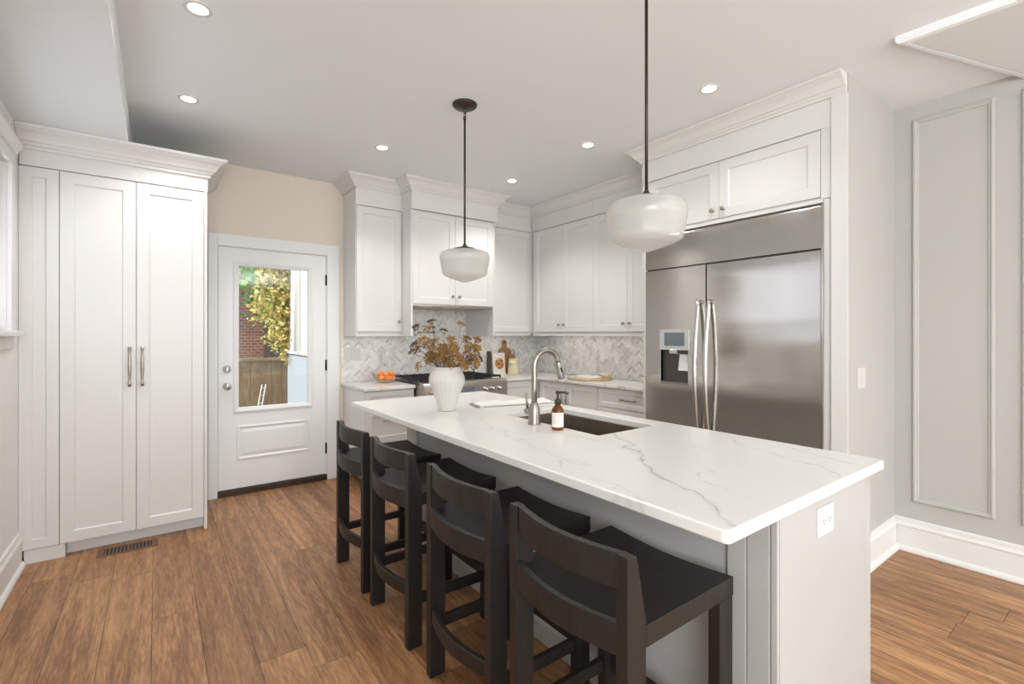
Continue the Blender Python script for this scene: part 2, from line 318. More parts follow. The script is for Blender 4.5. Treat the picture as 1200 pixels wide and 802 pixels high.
# ------------------------------------------------------------------ mesh helpers
WL = {}
class MB:
    def __init__(s): s.v = []; s.f = []; s.sm = []
    def add(s, vs, fs, smooth=False):
        n = len(s.v); s.v += [Vector(p) for p in vs]; s.f += [[i + n for i in f] for f in fs]; s.sm += [smooth] * len(fs); return s
    def box(s, x0, y0, z0, x1, y1, z1):
        if x0 > x1: x0, x1 = x1, x0
        if y0 > y1: y0, y1 = y1, y0
        if z0 > z1: z0, z1 = z1, z0
        return s.add([(x0, y0, z0), (x1, y0, z0), (x1, y1, z0), (x0, y1, z0), (x0, y0, z1), (x1, y0, z1), (x1, y1, z1), (x0, y1, z1)],
                     [(0, 3, 2, 1), (4, 5, 6, 7), (0, 1, 5, 4), (1, 2, 6, 5), (2, 3, 7, 6), (3, 0, 4, 7)])
    def lathe(s, prof, c, seg=32, axis='Z', cap=True, flute=0, amp=0.0):
        n = len(s.v); m = len(prof); vs = []
        for (r, z) in prof:
            for k in range(seg):
                t = 2 * PI * k / seg
                rr = r * (1 + (amp * math.cos(flute * t) if flute else 0))
                a, b = rr * math.cos(t), rr * math.sin(t)
                p = {'Z': (a, b, z), 'X': (z, a, b), 'Y': (b, z, a)}[axis]
                vs.append((c[0] + p[0], c[1] + p[1], c[2] + p[2]))
        fs = []
        for i in range(m - 1):
            for k in range(seg):
                k2 = (k + 1) % seg
                fs.append((i * seg + k, i * seg + k2, (i + 1) * seg + k2, (i + 1) * seg + k))
        if cap:
            if prof[0][0] > 1e-5: fs.append(tuple(reversed(range(seg))))
            if prof[-1][0] > 1e-5: fs.append(tuple(range((m - 1) * seg, m * seg)))
        return s.add(vs, fs, True)
    def tube(s, pts, rad, seg=10, cap=True):
        pts = [Vector(p) for p in pts]; m = len(pts)
        if not isinstance(rad, (list, tuple)): rad = [rad] * m
        vs = []; up = None
        for i, p in enumerate(pts):
            d = (pts[min(i + 1, m - 1)] - pts[max(i - 1, 0)]).normalized()
            if up is None:
                up = d.orthogonal().normalized()
            up = (up - d * up.dot(d)).normalized(); sd = d.cross(up)
            for k in range(seg):
                t = 2 * PI * k / seg
                vs.append(p + rad[i] * (math.cos(t) * up + math.sin(t) * sd))
        fs = []
        for i in range(m - 1):
            for k in range(seg):
                k2 = (k + 1) % seg
                fs.append((i * seg + k, i * seg + k2, (i + 1) * seg + k2, (i + 1) * seg + k))
        if cap: fs += [tuple(reversed(range(seg))), tuple(range((m - 1) * seg, m * seg))]
        return s.add(vs, fs, True)
    def prism(s, poly, z0, z1):
        n = len(poly)
        vs = [(x, y, z0) for x, y in poly] + [(x, y, z1) for x, y in poly]
        fs = [tuple(reversed(range(n))), tuple(range(n, 2 * n))] + [(i, (i + 1) % n, n + (i + 1) % n, n + i) for i in range(n)]
        return s.add(vs, fs)
    def sweep(s, prof, path, side=1.0):
        # prof: closed list of (out, z); path: xy polyline; 'out' goes to the right of travel when side=1
        pts = [Vector((p[0], p[1])) for p in path]; m = len(pts); k = len(prof); vs = []
        def nrm(a, b):
            d = (b - a).normalized(); return Vector((d.y, -d.x)) * side
        for i in range(m):
            if i == 0: o = nrm(pts[0], pts[1])
            elif i == m - 1: o = nrm(pts[-2], pts[-1])
            else:
                a = nrm(pts[i - 1], pts[i]); b = nrm(pts[i], pts[i + 1]); o = (a + b) / (1 + a.dot(b))
            for (u, z) in prof: vs.append((pts[i].x + o.x * u, pts[i].y + o.y * u, z))
        fs = []
        for i in range(m - 1):
            for j in range(k):
                j2 = (j + 1) % k
                fs.append((i * k + j, i * k + j2, (i + 1) * k + j2, (i + 1) * k + j))
        fs += [tuple(range(k)), tuple(reversed(range((m - 1) * k, m * k)))]
        return s.add(vs, fs)
    def rot(s, M):
        s.v = [M @ p for p in s.v]; return s
    def build(s, name, material, parent=None, bevel=0.0, seg=2, origin=None, kind=None, smooth_all=False, recalc=True):
        me = bpy.data.meshes.new(name)
        xs = [p.x for p in s.v]; ys = [p.y for p in s.v]; zs = [p.z for p in s.v]
        o = Vector(origin) if origin is not None else Vector(((min(xs) + max(xs)) / 2, (min(ys) + max(ys)) / 2, min(zs)))
        me.from_pydata([tuple(p - o) for p in s.v], [], s.f)
        for p, q in zip(me.polygons, s.sm): p.use_smooth = q or smooth_all
        if recalc:
            bm = bmesh.new(); bm.from_mesh(me); bmesh.ops.recalc_face_normals(bm, faces=bm.faces); bm.to_mesh(me); bm.free()
        me.materials.append(material)
        ob = bpy.data.objects.new(name, me); COL.objects.link(ob)
        WL[ob.name] = o
        if parent is not None:
            ob.parent = parent; ob.location = o - WL[parent.name]
        else: ob.location = o
        if bevel:
            b = ob.modifiers.new('bevel', 'BEVEL'); b.width = bevel; b.segments = seg; b.limit_method = 'ANGLE'; b.angle_limit = math.radians(40)
        if kind: ob['kind'] = kind
        return ob
def B(*a): return MB().box(*a)
def tag(o, label, cat, group=None):
    o['label'] = label; o['category'] = cat
    if group: o['group'] = group
    return o
def thing(name, loc, label, cat, group=None):
    o = bpy.data.objects.new(name, None); COL.objects.link(o); o.location = loc; o.empty_display_size = 0.1
    WL[o.name] = Vector(loc)
    return tag(o, label, cat, group)
def dup(root, loc=None, label=None, rotz=None):
    r = root.copy(); COL.objects.link(r)
    if loc is not None: r.location = loc
    if rotz is not None: r.rotation_euler = (0, 0, rotz)
    if label: r['label'] = label
    for ch in list(root.children):
        c = ch.copy(); COL.objects.link(c); c.parent = r
        for g in list(ch.children):
            d = g.copy(); COL.objects.link(d); d.parent = c
    return r

def face_map(face, plane):
    if face == '-Y': return lambda a, wv, z: (a, plane - wv, z)
    if face == '-X': return lambda a, wv, z: (plane - wv, a, z)
    if face == '+X': return lambda a, wv, z: (plane + wv, a, z)
def shaker(name, parent, face, plane, a0, a1, z0, z1, material=None, t=0.02, stile=0.062, rec=0.009, gap=0.0015):
    """door or drawer front: frame with a recessed flat panel; its front lies t in front of plane"""
    if a0 > a1: a0, a1 = a1, a0
    a0 += gap; a1 -= gap; z0 += gap; z1 -= gap
    f = face_map(face, plane); m = MB(); s2 = stile + 0.007
    def ring(i, wv): return [f(a0 + i, wv, z0 + i), f(a1 - i, wv, z0 + i), f(a1 - i, wv, z1 - i), f(a0 + i, wv, z1 - i)]
    vs = ring(0, 0) + ring(0, t - 0.002) + ring(0.002, t) + ring(stile, t) + ring(s2, t - rec)
    fs = [(3, 2, 1, 0)]
    for k in range(4):
        for i in range(4):
            j = (i + 1) % 4; fs.append((k * 4 + i, k * 4 + j, (k + 1) * 4 + j, (k + 1) * 4 + i))
    fs.append((16, 17, 18, 19))
    return m.add(vs, fs).build(name, material or CAB, parent)
def knob(parent, face, plane, a, z):
    f = face_map(face, plane); ax = 'Y' if face == '-Y' else 'X'; sg = 1 if face == '+X' else -1
    pr = [(0.010, 0.0), (0.010, 0.003), (0.006, 0.005), (0.0055, 0.014), (0.0145, 0.019), (0.016, 0.024), (0.013, 0.029), (0.0, 0.030)]
    return MB().lathe([(r, sg * h) for r, h in pr], f(a, 0, z), 16, ax).build('knob', PEWTER, parent)
def pull(parent, face, plane, a, z, length, vertical=True, name='handle', material=None):
    f = face_map(face, plane); m = MB(); h = length / 2
    def q(s_, wv): return f(a, wv, z + s_) if vertical else f(a + s_, wv, z)
    for sg in (-1, 1):
        m.tube([q(sg * (h - 0.012), 0), q(sg * (h - 0.012), 0.03)], [0.008, 0.0065], 10)
    n = 14
    pts = [q(-h + 2 * h * i / n, 0.030) for i in range(n + 1)]
    rad = [0.0095 if (i in (0, 1, n - 1, n)) else 0.005 + 0.0045 * math.sin(PI * i / n) ** 2 for i in range(n + 1)]
    m.tube(pts, rad, 10)
    return m.build(name, material or PEWTER, parent)
CROWN = [(0, 0), (0.014, 0.0), (0.014, 0.14), (0.022, 0.17), (0.028, 0.26), (0.030, 0.30), (0.038, 0.32), (0.046, 0.46), (0.064, 0.66), (0.085, 0.78),
         (0.088, 0.80), (0.088, 0.84), (0.097, 0.86), (0.100, 1.0), (0, 1.0)]
def crown(parent, path, z0, z1, proj, side, material=None, name='crown_moulding'):
    pr = [(u / 0.1 * proj, z0 + (z1 - z0) * v) for u, v in CROWN]
    return MB().sweep(pr, path, side).build(name, material or CAB, parent)
BASE = [(0, 0), (0.034, 0), (0.034, 0.012), (0.028, 0.024), (0.017, 0.030), (0.017, 0.150), (0.022, 0.156), (0.022, 0.162), (0.014, 0.178), (0.012, 0.200), (0.007, 0.206), (0, 0.206)]
def baseboard(name, path, side):
    return MB().sweep(BASE, path, side).build(name, TRIM, kind='structure')

# ================================================================== ROOM SHELL
XL, XR, YB, YR, ZC = -0.66, 3.868, 4.729, -7.4, 2.837
# floor: planks running away from the camera, one mesh
fl = MB(); pw = 0.182; x = -0.017 - pw * 5
while x < 4.1:
    y = YR - 0.2 - random.random() * 1.5
    while y < YB + 0.2:
        L = random.choice([0.75, 1.1, 1.5, 1.9])
        xa, xb, ya, yb = max(x, XL - .1), min(x + pw, XR + .1), max(y, YR - .1), min(y + L, YB + .12)
        if xb - xa > .01 and yb - ya > .01:
            g = 0.0009
            fl.add([(xa + g, ya + g, 0), (xb - g, ya + g, 0), (xb - g, yb - g, 0), (xa + g, yb - g, 0)], [(0, 1, 2, 3)])
        y += L
    x += pw
fl.build('floor', FLOORM, kind='structure', recalc=False)
B(XL - .1, YR - .1, -0.12, XR + .1, YB + .12, -0.002).build('floor', DARK, kind='structure')
B(XL - .15, YR - .15, ZC, XR + .15, YB + .15, ZC + .15).build('ceiling', CEIL, kind='structure')
# back wall with the garden door opening
DX0, DX1, DZ1 = 0.405, 1.312, 2.142
m = MB(); m.box(XL - .15, YB, 0, DX0, YB + .15, ZC); m.box(DX1, YB, 0, XR + .15, YB + .15, ZC); m.box(DX0, YB, DZ1, DX1, YB + .15, ZC)
m.build('wall_back', WALLB, kind='structure')
# left wall with two window openings
def wall_x(name, x0, x1, ya, yb, holes, material):
    m = MB(); y = ya
    for (h0, h1, z0, z1) in sorted(holes):
        m.box(x0, y, 0, x1, h0, ZC); m.box(x0, h0, 0, x1, h1, z0); m.box(x0, h0, z1, x1, h1, ZC); y = h1
    m.box(x0, y, 0, x1, yb, ZC)
    return m.build(name, material, kind='structure')
WIN = [(2.30, 3.76, 1.40, 2.33), (-2.5, -0.7, 0.75, 2.25)]
wall_x('wall_left', XL - .15, XL, YR - .15, YB, WIN, TRIM)
m = MB(); m.box(XL, YR - .15, 0, 0.0, YR, ZC); m.box(2.2, YR - .15, 0, XR, YR, ZC); m.box(0, YR - .15, 0, 2.2, YR, .55); m.box(0, YR - .15, 2.5, 2.2, YR, ZC)
m.build('wall_rear', WALL, kind='structure')
B(XR, YR - .15, 0, XR + .15, 1.03, ZC).build('wall_right', WALL, kind='structure')
B(3.88, 1.10, 0, 4.03, YB, ZC).build('wall_kitchen', WALL, kind='structure')
B(3.090, 1.024, 0, 4.02, 1.105, ZC).build('wall_end', WALL, kind='structure')
# dropped soffit on the left
B(XL, YR, 2.618, -0.145, YB, ZC).build('ceiling_soffit', CEIL, kind='structure')
# lowered angled panel at upper right with a fine reveal
def poly_inset(p, d):
    n = len(p); out = []
    for i in range(n):
        a, b, c = Vector(p[i - 1]), Vector(p[i]), Vector(p[(i + 1) % n])
        n1 = (b - a).normalized(); n2 = (c - b).normalized()
        n1 = Vector((-n1.y, n1.x)); n2 = Vector((-n2.y, n2.x)); o = (n1 + n2) / (1 + n1.dot(n2)); out.append(tuple(b + o * d))
    return out
hp = [(2.900, 0.765), (3.03, -0.9), (3.866, -0.9), (3.866, 0.446)]
hi = poly_inset(hp, 0.030)
tr = MB(); vs = []
for (p, z) in ((hp, ZC), (hp, 2.812), (poly_inset(hp, .006), 2.800), (hi, 2.797), (hi, 2.815)):
    vs += [(a, b, z) for a, b in p]
fs = []
for k in range(4):
    for i in range(4):
        j = (i + 1) % 4; fs.append((k * 4 + i, k * 4 + j, k * 4 + 4 + j, k * 4 + 4 + i))
tr.add(vs, fs).build('trim_1', CEIL, kind='structure', recalc=False)
MB().prism(poly_inset(hi, 0.005), 2.799, 2.825).build('ceiling_panel', mat('grey_panel_paint', (.72, .73, .72), .5), kind='structure')
# wall panel mouldings on the right wall
MOULD = [(0, 0), (0.0, 0.010), (0.006, 0.016), (0.014, 0.017), (0.020, 0.010), (0.028, 0.008), (0.032, 0.0)]
def panel_mould(name, x, y0, y1, z0, z1):
    m = MB(); vs = []; k = len(MOULD)
    for (cy, cz, sy, sz) in ((y0, z0, 1, 1), (y1, z0, -1, 1), (y1, z1, -1, -1), (y0, z1, 1, -1)):
        for (d, h) in MOULD: vs.append((x - h, cy + sy * d, cz + sz * d))
    fs = []
    for i in range(4):
        j = (i + 1) % 4
        for q in range(k - 1): fs.append((i * k + q, j * k + q, j * k + q + 1, i * k + q + 1))
    return m.add(vs, fs).build(name, WALL, kind='structure')
panel_mould('trim_2', XR, 0.555, 0.930, 0.318, 2.745)
panel_mould('trim_3', XR, -0.35, 0.450, 0.318, 2.745)
baseboard('baseboard_right', [(XR, YR), (XR, 1.024)], -1)
baseboard('baseboard_end', [(XR - .03, 1.024), (3.092, 1.024)], -1)
baseboard('baseboard_left', [(XL, YR), (XL, 4.03)], 1)
# --- left window
def window(name, y0, y1, z0, z1):
    d = 0.10; c = 0.085
    f = MB()
    f.box(XL, y0 - c, z0, XL + .02, y0, z1); f.box(XL, y1, z0, XL + .02, y1 + c, z1); f.box(XL, y0 - c, z1, XL + .02, y1 + c, z1 + .07)
    r = f.build(name, TRIM, bevel=.003, kind='structure')
    sh = MB(); sh.sweep([(0, z1 + .07), (.026, z1 + .07), (.03, z1 + .085), (.045, z1 + .11), (.048, z1 + .135), (0, z1 + .135)], [(XL, y0 - c - .02), (XL, y1 + c + .02)], 1)
    sh.build('window_header', TRIM, r)
    sl = MB(); sl.box(XL - .05, y0 - c - .02, z0 - .03, XL + .055, y1 + c + .02, z0); sl.build('window_sill', TRIM, r, bevel=.006)
    ap = MB(); ap.box(XL, y0 - c, z0 - .10, XL + .016, y1 + c, z0 - .03); ap.build('window_apron', TRIM, r, bevel=.003)
    s = MB(); xa, xb = XL - .11, XL - .07
    s.box(xa, y0, z0, xb, y0 + .05, z1); s.box(xa, y1 - .05, z0, xb, y1, z1); s.box(xa, y0 + .05, z1 - .05, xb, y1 - .05, z1); s.box(xa, y0 + .05, z0, xb, y1 - .05, z0 + .05)
    ym = (y0 + y1) / 2; s.box(xa, ym - .025, z0 + .05, xb, ym + .025, z1 - .05)
    s.build('window_sash', TRIM, r, bevel=.003)
    B(XL - .093, y0 + .04, z0 + .04, XL - .088, y1 - .04, z1 - .04).build('window_pane', PANE, r)
    return r
window('window_1', *WIN[0]); window('window_2', *WIN[1])
# rear window, behind the camera
f = MB(); f.box(-.09, YR, .46, 0, YR + .02, 2.59); f.box(2.2, YR, .46, 2.29, YR + .02, 2.59); f.box(0, YR, 2.5, 2.2, YR + .02, 2.59); f.box(0, YR, .46, 2.2, YR + .03, .55)
for xx in (0, 1.07, 2.14): f.box(xx, YR - .09, .55, xx + .06, YR - .04, 2.5)
r = f.build('window_3', TRIM, kind='structure')
B(0.0, YR - .07, .56, 2.19, YR - .064, 2.49).build('window_pane', PANE, r)

# --- garden door
c = MB(); yf = YB - .022
c.box(.345, yf, 0, .412, YB, 2.235); c.box(1.306, yf, 0, 1.418, YB, 2.235); c.box(.412, yf, 2.134, 1.306, YB, 2.235)
c.box(.405, YB, 0, .418, YB + .12, 2.142); c.box(1.300, YB, 0, 1.312, YB + .12, 2.142); c.box(.418, YB, 2.130, 1.300, YB + .12, 2.142)
c.build('trim_4', DOORP, bevel=.004, kind='structure')
dy = YB + .004
gx0, gx1, gz0, gz1 = .568, 1.140, .745, 1.978
d = MB(); X0, X1, Z0, Z1 = .420, 1.298, .055, 2.128
for bx in ((X0, Z0, gx0, Z1), (gx1, Z0, X1, Z1), (gx0, gz1, gx1, Z1), (gx0, Z0, gx1, gz0)):
    d.box(bx[0], dy, bx[1], bx[2], dy + .045, bx[3])
door = d.build('door_1', DOORP, kind='structure')
def frame_y(name, x0, x1, z0, z1, prof, parent, y, material):
    m = MB(); k = len(prof); vs = []
    for (cx, cz, sx, sz) in ((x0, z0, 1, 1), (x1, z0, -1, 1), (x1, z1, -1, -1), (x0, z1, 1, -1)):
        for (dd, h) in prof: vs.append((cx + sx * dd, y - h, cz + sz * dd))
    fs = []
    for i in range(4):
        j = (i + 1) % 4
        for q in range(k - 1): fs.append((i * k + q, j * k + q, j * k + q + 1, i * k + q + 1))
    return m.add(vs, fs).build(name, material, parent)
frame_y('glazing_bead', gx0 - .04, gx1 + .04, gz0 - .04, gz1 + .04, [(0, -.001), (.003, .012), (.014, .016), (.028, .010), (.042, .004), (.046, -.012)], door, dy, DOORP)
B(gx0 - .002, dy + .018, gz0 - .002, gx1 + .002, dy + .024, gz1 + .002).build('window_pane', PANE, door)
frame_y('raised_panel', .555, 1.150, .295, .595, [(0, -.001), (.004, .008), (.016, .010), (.030, .001), (.034, .001), (.060, .009), (.10, .0095)], door, dy, DOORP)
B(.555 + .0995, dy - .0095, .295 + .0995, 1.15 - .0995, dy - .004, .595 - .0995).build('raised_panel', DOORP, door)
m = MB().lathe([(.034, 0), (.034, -.006), (.028, -.012), (.020, -.016), (.020, -.022), (0, -.023)], (.483, dy, 1.085), 24, 'Y'); m.box(.479, dy - .034, 1.068, .487, dy - .020, 1.102); m.build('deadbolt', CHROME, door)
MB().lathe([(.033, 0), (.033, -.006), (.026, -.011), (.012, -.015), (.012, -.035), (.026, -.042), (.030, -.055), (.026, -.066), (0, -.070)], (.483, dy, .939), 24, 'Y').build('door_knob', CHROME, door)
for hz in (.30, 1.09, 1.90):
    MB().tube([(1.301, dy - .010, hz - .05), (1.301, dy - .010, hz + .05)], .007, 10).box(1.292, dy - .006, hz - .05, 1.310, dy - .001, hz + .05).build('hinge', HINGE, door)
B(.412, YB - .018, 0, 1.306, YB + .12, .050).build('trim_5', mat('bronze_threshold', (.06, .042, .03), .5, .4), bevel=.004, kind='structure')
ds = MB().tube([(1.402, yf, .07), (1.402, yf - .05, .07)], .006, 8).lathe([(.011, -.048), (.012, -.060), (.008, -.066), (0, -.067)], (1.402, yf, .07), 12, 'Y')
tag(ds.build('door_stop', HINGE), 'small dark spring door stop at the foot of the door casing', 'door stop')

# ================================================================== TALL PANTRY CABINET
PY = 4.055
pan = thing('pantry_cabinet', (-.18, PY, 0), 'tall white double-door pantry cabinet left of the garden door', 'cabinet')
m = MB(); m.box(XL + .004, PY, .085, .272, YB - .003, 2.49); m.build('body', CAB, pan)
B(.272, PY - .02, 0, .291, YB - .024, 2.46).build('end_panel', CAB, pan, bevel=.0015)
m = MB(); m.box(XL + .022, PY - .012, 0, -.455, PY + .03, .083); m.build('filler_base', CAB, pan, bevel=.0015)
m = MB(); m.box(-.455, PY + .052, 0, .272, PY + .07, .084); m.build('toe_kick', CAB, pan)
shaker('filler_panel', pan, '-Y', PY, XL - .001, -.481, .085, 2.392, stile=.055)
for (a, b, hx) in ((-.481, -.107, -.141), (-.107, .271, -.075)):
    dr = shaker('door', pan, '-Y', PY, a, b, .085, 2.392, stile=.066)
    pull(dr, '-Y', PY - .02, hx, 1.172, .262)
B(XL + .004, PY - .022, 2.397, .294, PY + .02, 2.52).build('frieze', CAB, pan, bevel=.0015)
crown(pan, [(XL + .002, PY - .022), (.294, PY - .022), (.294, YB - .003)], 2.492, 2.616, .112, 1)

# ================================================================== BACK-WALL CUPBOARDS
UY = 4.381; DZT = 2.572; RB = 1.367; DB = 1.408; FZ = 2.730; HY = 4.18
wc = thing('wall_cabinet', (1.68, UY, RB), 'white single-door wall cupboard nearest the garden door', 'cabinet')
B(1.463, UY, DB - .006, 1.909, YB - .003, FZ + .02).build('body', CAB, wc)
m = MB(); m.box(1.463, UY - .004, RB, 1.909, UY + .02, DB - .007); m.box(1.463, UY + .02, RB, 1.482, YB - .003, DB - .007); m.build('light_rail', CAB, wc)
dr = shaker('door', wc, '-Y', UY, 1.468, 1.907, DB, DZT - .004); knob(dr, '-Y', UY - .02, 1.872, 1.505)
B(1.460, UY - .022, DZT + .003, 1.909, UY - .001, FZ + .02).build('frieze', CAB, wc)
crown(wc, [(1.460, YB - .003), (1.460, UY - .022), (1.909, UY - .022)], FZ, ZC - .002, .10, 1)

hd = thing('range_hood_cabinet', (2.38, HY, 1.66), 'white two-door hood cupboard over the range with open niche below', 'cabinet')
B(1.931, HY, 1.672, 2.842, YB - .003, FZ + .02).build('body', CAB, hd)
for a, b in ((1.911, 1.930), (2.843, 2.862)):
    B(a, HY - .02, RB, b, YB - .010, FZ + .02).build('side_panel', CAB, hd, bevel=.0015)
for a, b, k in ((1.931, 2.386, 2.351), (2.386, 2.842, 2.424)):
    dr = shaker('door', hd, '-Y', HY, a, b, 1.672, 2.556); knob(dr, '-Y', HY - .02, k, 1.757)
m = MB(); m.box(1.932, HY + .004, 1.655, 2.841, YB - .012, 1.671)
for i in range(3): m.box(2.02 + i * .26, HY + .06, 1.650, 2.24 + i * .26, HY + .40, 1.656)
m.build('hood_liner', STEEL2, hd)
B(1.905, HY - .045, 2.560, 2.885, HY - .021, FZ + .02).build('frieze', CAB, hd, bevel=.002)
B(1.905, HY - .021, 2.560, 1.910, UY - .024, FZ + .02).build('frieze_return', CAB, hd)
B(2.863, HY - .021, 2.560, 2.885, UY - .024, FZ + .02).build('frieze_return', CAB, hd)
crown(hd, [(1.905, UY - .026), (1.905, HY - .045), (2.885, HY - .045), (2.885, UY - .026)], FZ, ZC - .002, .10, 1)

cc = thing('wall_cabinet', (3.2, UY, RB), 'white single-door wall cupboard in the corner right of the hood', 'cabinet')
B(2.864, UY, DB - .006, 3.535, YB - .003, FZ + .02).build('body', CAB, cc)
B(2.864, UY - .004, RB, 3.519, UY + .02, DB - .007).build('light_rail', CAB, cc)
shaker('door', cc, '-Y', UY, 2.868, 3.497, DB, DZT - .004)
B(3.500, UY - .018, DB, 3.534, UY, DZT).build('filler_strip', CAB, cc)
B(2.887, UY - .022, DZT + .003, 3.515, UY - .001, FZ + .02).build('frieze', CAB, cc)
crown(cc, [(2.888, UY - .022), (3.517, UY - .022)], FZ, ZC - .002, .10, 1)

# ---- right wall uppers, two double units
UX = 3.541
def upper(y0, ym, y1, label, last):
    t = thing('wall_cabinet', (UX, ym, RB), label, 'cabinet')
    ya = y0 - (.004 if last else .0)
    B(UX, ya - (.075 if last else 0) + .001, DB - .006, 3.877, y1 if last else UY - .003, FZ + .02).build('body', CAB, t)
    B(UX - .004, ya - (.075 if last else 0) + .001, RB, UX + .02, y1, DB - .007).build('light_rail', CAB, t)
    for a, b, k in ((y0, ym, ym - .04), (ym, y1 - (.0 if last else .05), ym + .036)):
        dr = shaker('door', t, '-X', UX, a, b, DB, DZT - .004); knob(dr, '-X', UX - .02, k, 1.488)
    if not last: B(UX - .018, y1 - .049, DB, UX, y1 - .022, DZT).build('filler_strip', CAB, t)
    B(UX - .022, ya - (.075 if last else 0) + .001, DZT + .003, UX - .001, y1, FZ + .02).build('frieze', CAB, t)
    crown(t, [(UX - .022, y1 - (.0 if last else .0)), (UX - .022, ya - (.075 if last else 0) + .001)], FZ, ZC - .002, .10, 1)
    return t
UPA = upper(3.381, 3.84, 4.355, 'white double-door wall cupboard on the right wall, next to the corner', False)
UPB = upper(2.512, 2.947, 3.380, 'white double-door wall cupboard between corner unit and fridge', True)

# ================================================================== FRIDGE SURROUND
FX = 3.11; SY0, SY1 = 1.107, 2.432
fs_ = thing('fridge_surround', (FX, 1.77, 0), 'white cabinet surround with two short doors above the steel fridge', 'cabinet')
B(FX, SY0, 2.168, 3.877, SY1, FZ + .02).build('body', CAB, fs_)
B(FX - .018, 1.151, 2.146, 3.87, 2.409, 2.167).build('bottom_rail', CAB, fs_)
B(3.100, SY0, 0, 3.877, 1.150, 2.167).build('side_panel', CAB, fs_)
B(3.079, 1.0245, 0, 3.0895, 1.106, FZ).build('end_panel', CAB, fs_)
B(FX - .004, SY1 - .022, 0, 3.877, SY1, 2.167).build('side_panel', CAB, fs_)
for a, b, k in ((1.165, 1.792, 1.752), (1.792, 2.375, 1.832)):
    dr = shaker('door', fs_, '-X', FX, a, b, 2.178, 2.568, stile=.066); knob(dr, '-X', FX - .02, k, 2.235)
for a, b in ((SY0, 1.163), (2.377, SY1)): B(FX - .018, a, 2.168, FX, b, FZ + .02).build('face_stile', CAB, fs_)
B(FX - .022, 1.107, 2.571, FX - .0185, SY1, FZ + .02).build('frieze', CAB, fs_)
crown(fs_, [(UX - .13, SY1), (FX - .022, SY1), (FX - .022, 1.030)], FZ, ZC - .002, .10, 1)

# ================================================================== REFRIGERATOR
fr = thing('refrigerator', (3.45, 1.775, 0), 'wide built-in stainless steel side-by-side refrigerator with curved handles', 'refrigerator')
RX = 3.09
B(RX + .03, 1.158, .0, 3.86, 2.404, 2.140).build('body', mat('fridge_case', (.09, .08, .07), .5, .3), fr)
Ysp = 1.884
def fdoor(name, y0, y1, z0, z1, hole=None):
    m = MB()
    if hole is None: m.box(RX, y0, z0, RX + .028, y1, z1)
    else:
        a, b, cc_, dd = hole
        m.box(RX, y0, z0, RX + .028, a, z1); m.box(RX, b, z0, RX + .028, y1, z1); m.box(RX, a, z0, RX + .028, b, cc_); m.box(RX, a, dd, RX + .028, b, z1)
    return m.build(name, STEEL, fr, bevel=0 if hole else .004, seg=3)
dr = fdoor('door', 1.162, Ysp - .004, .11, 1.872)
mk = MB()
for i in range(7): mk.box(RX - .0006, 1.292 - i * .011 - .004, 1.812, RX, 1.292 - i * .011, 1.822 if i % 2 else 1.825)
mk.build('faint_lettering', INK, dr)
dl = fdoor('door', Ysp + .004, 2.400, .11, 1.872, (2.026, 2.258, 1.028, 1.266))
pr = [(RX, 1.882), (RX, 2.112), (RX + .002, 2.122), (RX + .006, 2.131), (RX + .014, 2.138), (RX + .026, 2.140), (RX + .029, 2.140), (RX + .029, 1.882)]; k = len(pr)
g = MB(); g.add([(x_, 1.162, z_) for x_, z_ in pr] + [(x_, 2.400, z_) for x_, z_ in pr], [tuple(range(k)), tuple(reversed(range(k, 2 * k)))] + [(i, (i + 1) % k, k + (i + 1) % k, k + i) for i in range(k)])
g.build('top_grille', STEEL, fr, bevel=.002)
B(RX + .012, 1.162, .0, RX + .03, 2.400, .10).build('kick_plate', STEEL2, fr)
m = MB(); m.box(RX - .001, 1.151, 0, RX + .03, 1.1605, 2.140); m.build('edge_trim', STEEL, fr)
def fhandle(parent, y, bow):
    m = MB(); n = 22; pts = []; 
    for i in range(n + 1):
        s_ = i / n; pts.append((RX - .018 - .048 * math.sin(PI * s_), y + bow * .0, .62 + (1.625 - .62) * s_))
    m.tube(pts, .0145, 12)
    for z in (.635, 1.61): m.tube([(RX + .001, y, z), (RX - .022, y, z)], .013, 10)
    m.build('handle', HANDLE, parent)
fhandle(dr, 1.852, -1); fhandle(dl, 1.932, 1)
# dispenser niche: five inner faces
n = MB(); x0, x1 = RX + .001, RX + .085; a, b, z0, z1 = 2.026, 2.258, 1.028, 1.266
n.add([(x0, a, z0), (x0, b, z0), (x0, b, z1), (x0, a, z1), (x1, a, z0), (x1, b, z0), (x1, b, z1), (x1, a, z1)],
      [(4, 5, 6, 7), (0, 1, 5, 4), (1, 2, 6, 5), (2, 3, 7, 6), (3, 0, 4, 7)])
disp = n.build('dispenser_niche', mat('niche_grey', (.20, .185, .17), .35, .3), dl, recalc=False)
B(RX - .006, 2.018, 1.266, RX + .001, 2.266, 1.418).build('control_bezel', mat('bezel_silver', (.66, .66, .65), .3, .6), dl, bevel=.002)
B(RX - .0085, 2.052, 1.296, RX - .0055, 2.222, 1.396).build('display_screen', SCREEN, dl)
m = MB(); m.box(RX - .012, 2.110, 1.238, RX + .04, 2.178, 1.272); m.build('dispenser_spout', CHROME, dl, bevel=.003)
m = MB(); m.add([(RX + .010, 2.035, 1.115), (RX + .010, 2.115, 1.115), (RX + .030, 2.115, 1.235), (RX + .030, 2.035, 1.235), (RX + .014, 2.035, 1.114), (RX + .014, 2.115, 1.114), (RX + .034, 2.115, 1.234), (RX + .034, 2.035, 1.234)],
                [(0, 1, 2, 3), (7, 6, 5, 4), (0, 4, 5, 1), (1, 5, 6, 2), (2, 6, 7, 3), (3, 7, 4, 0)]); m.build('ice_paddle', mat('clear_grey_plastic', (.80, .80, .78), .2), dl)
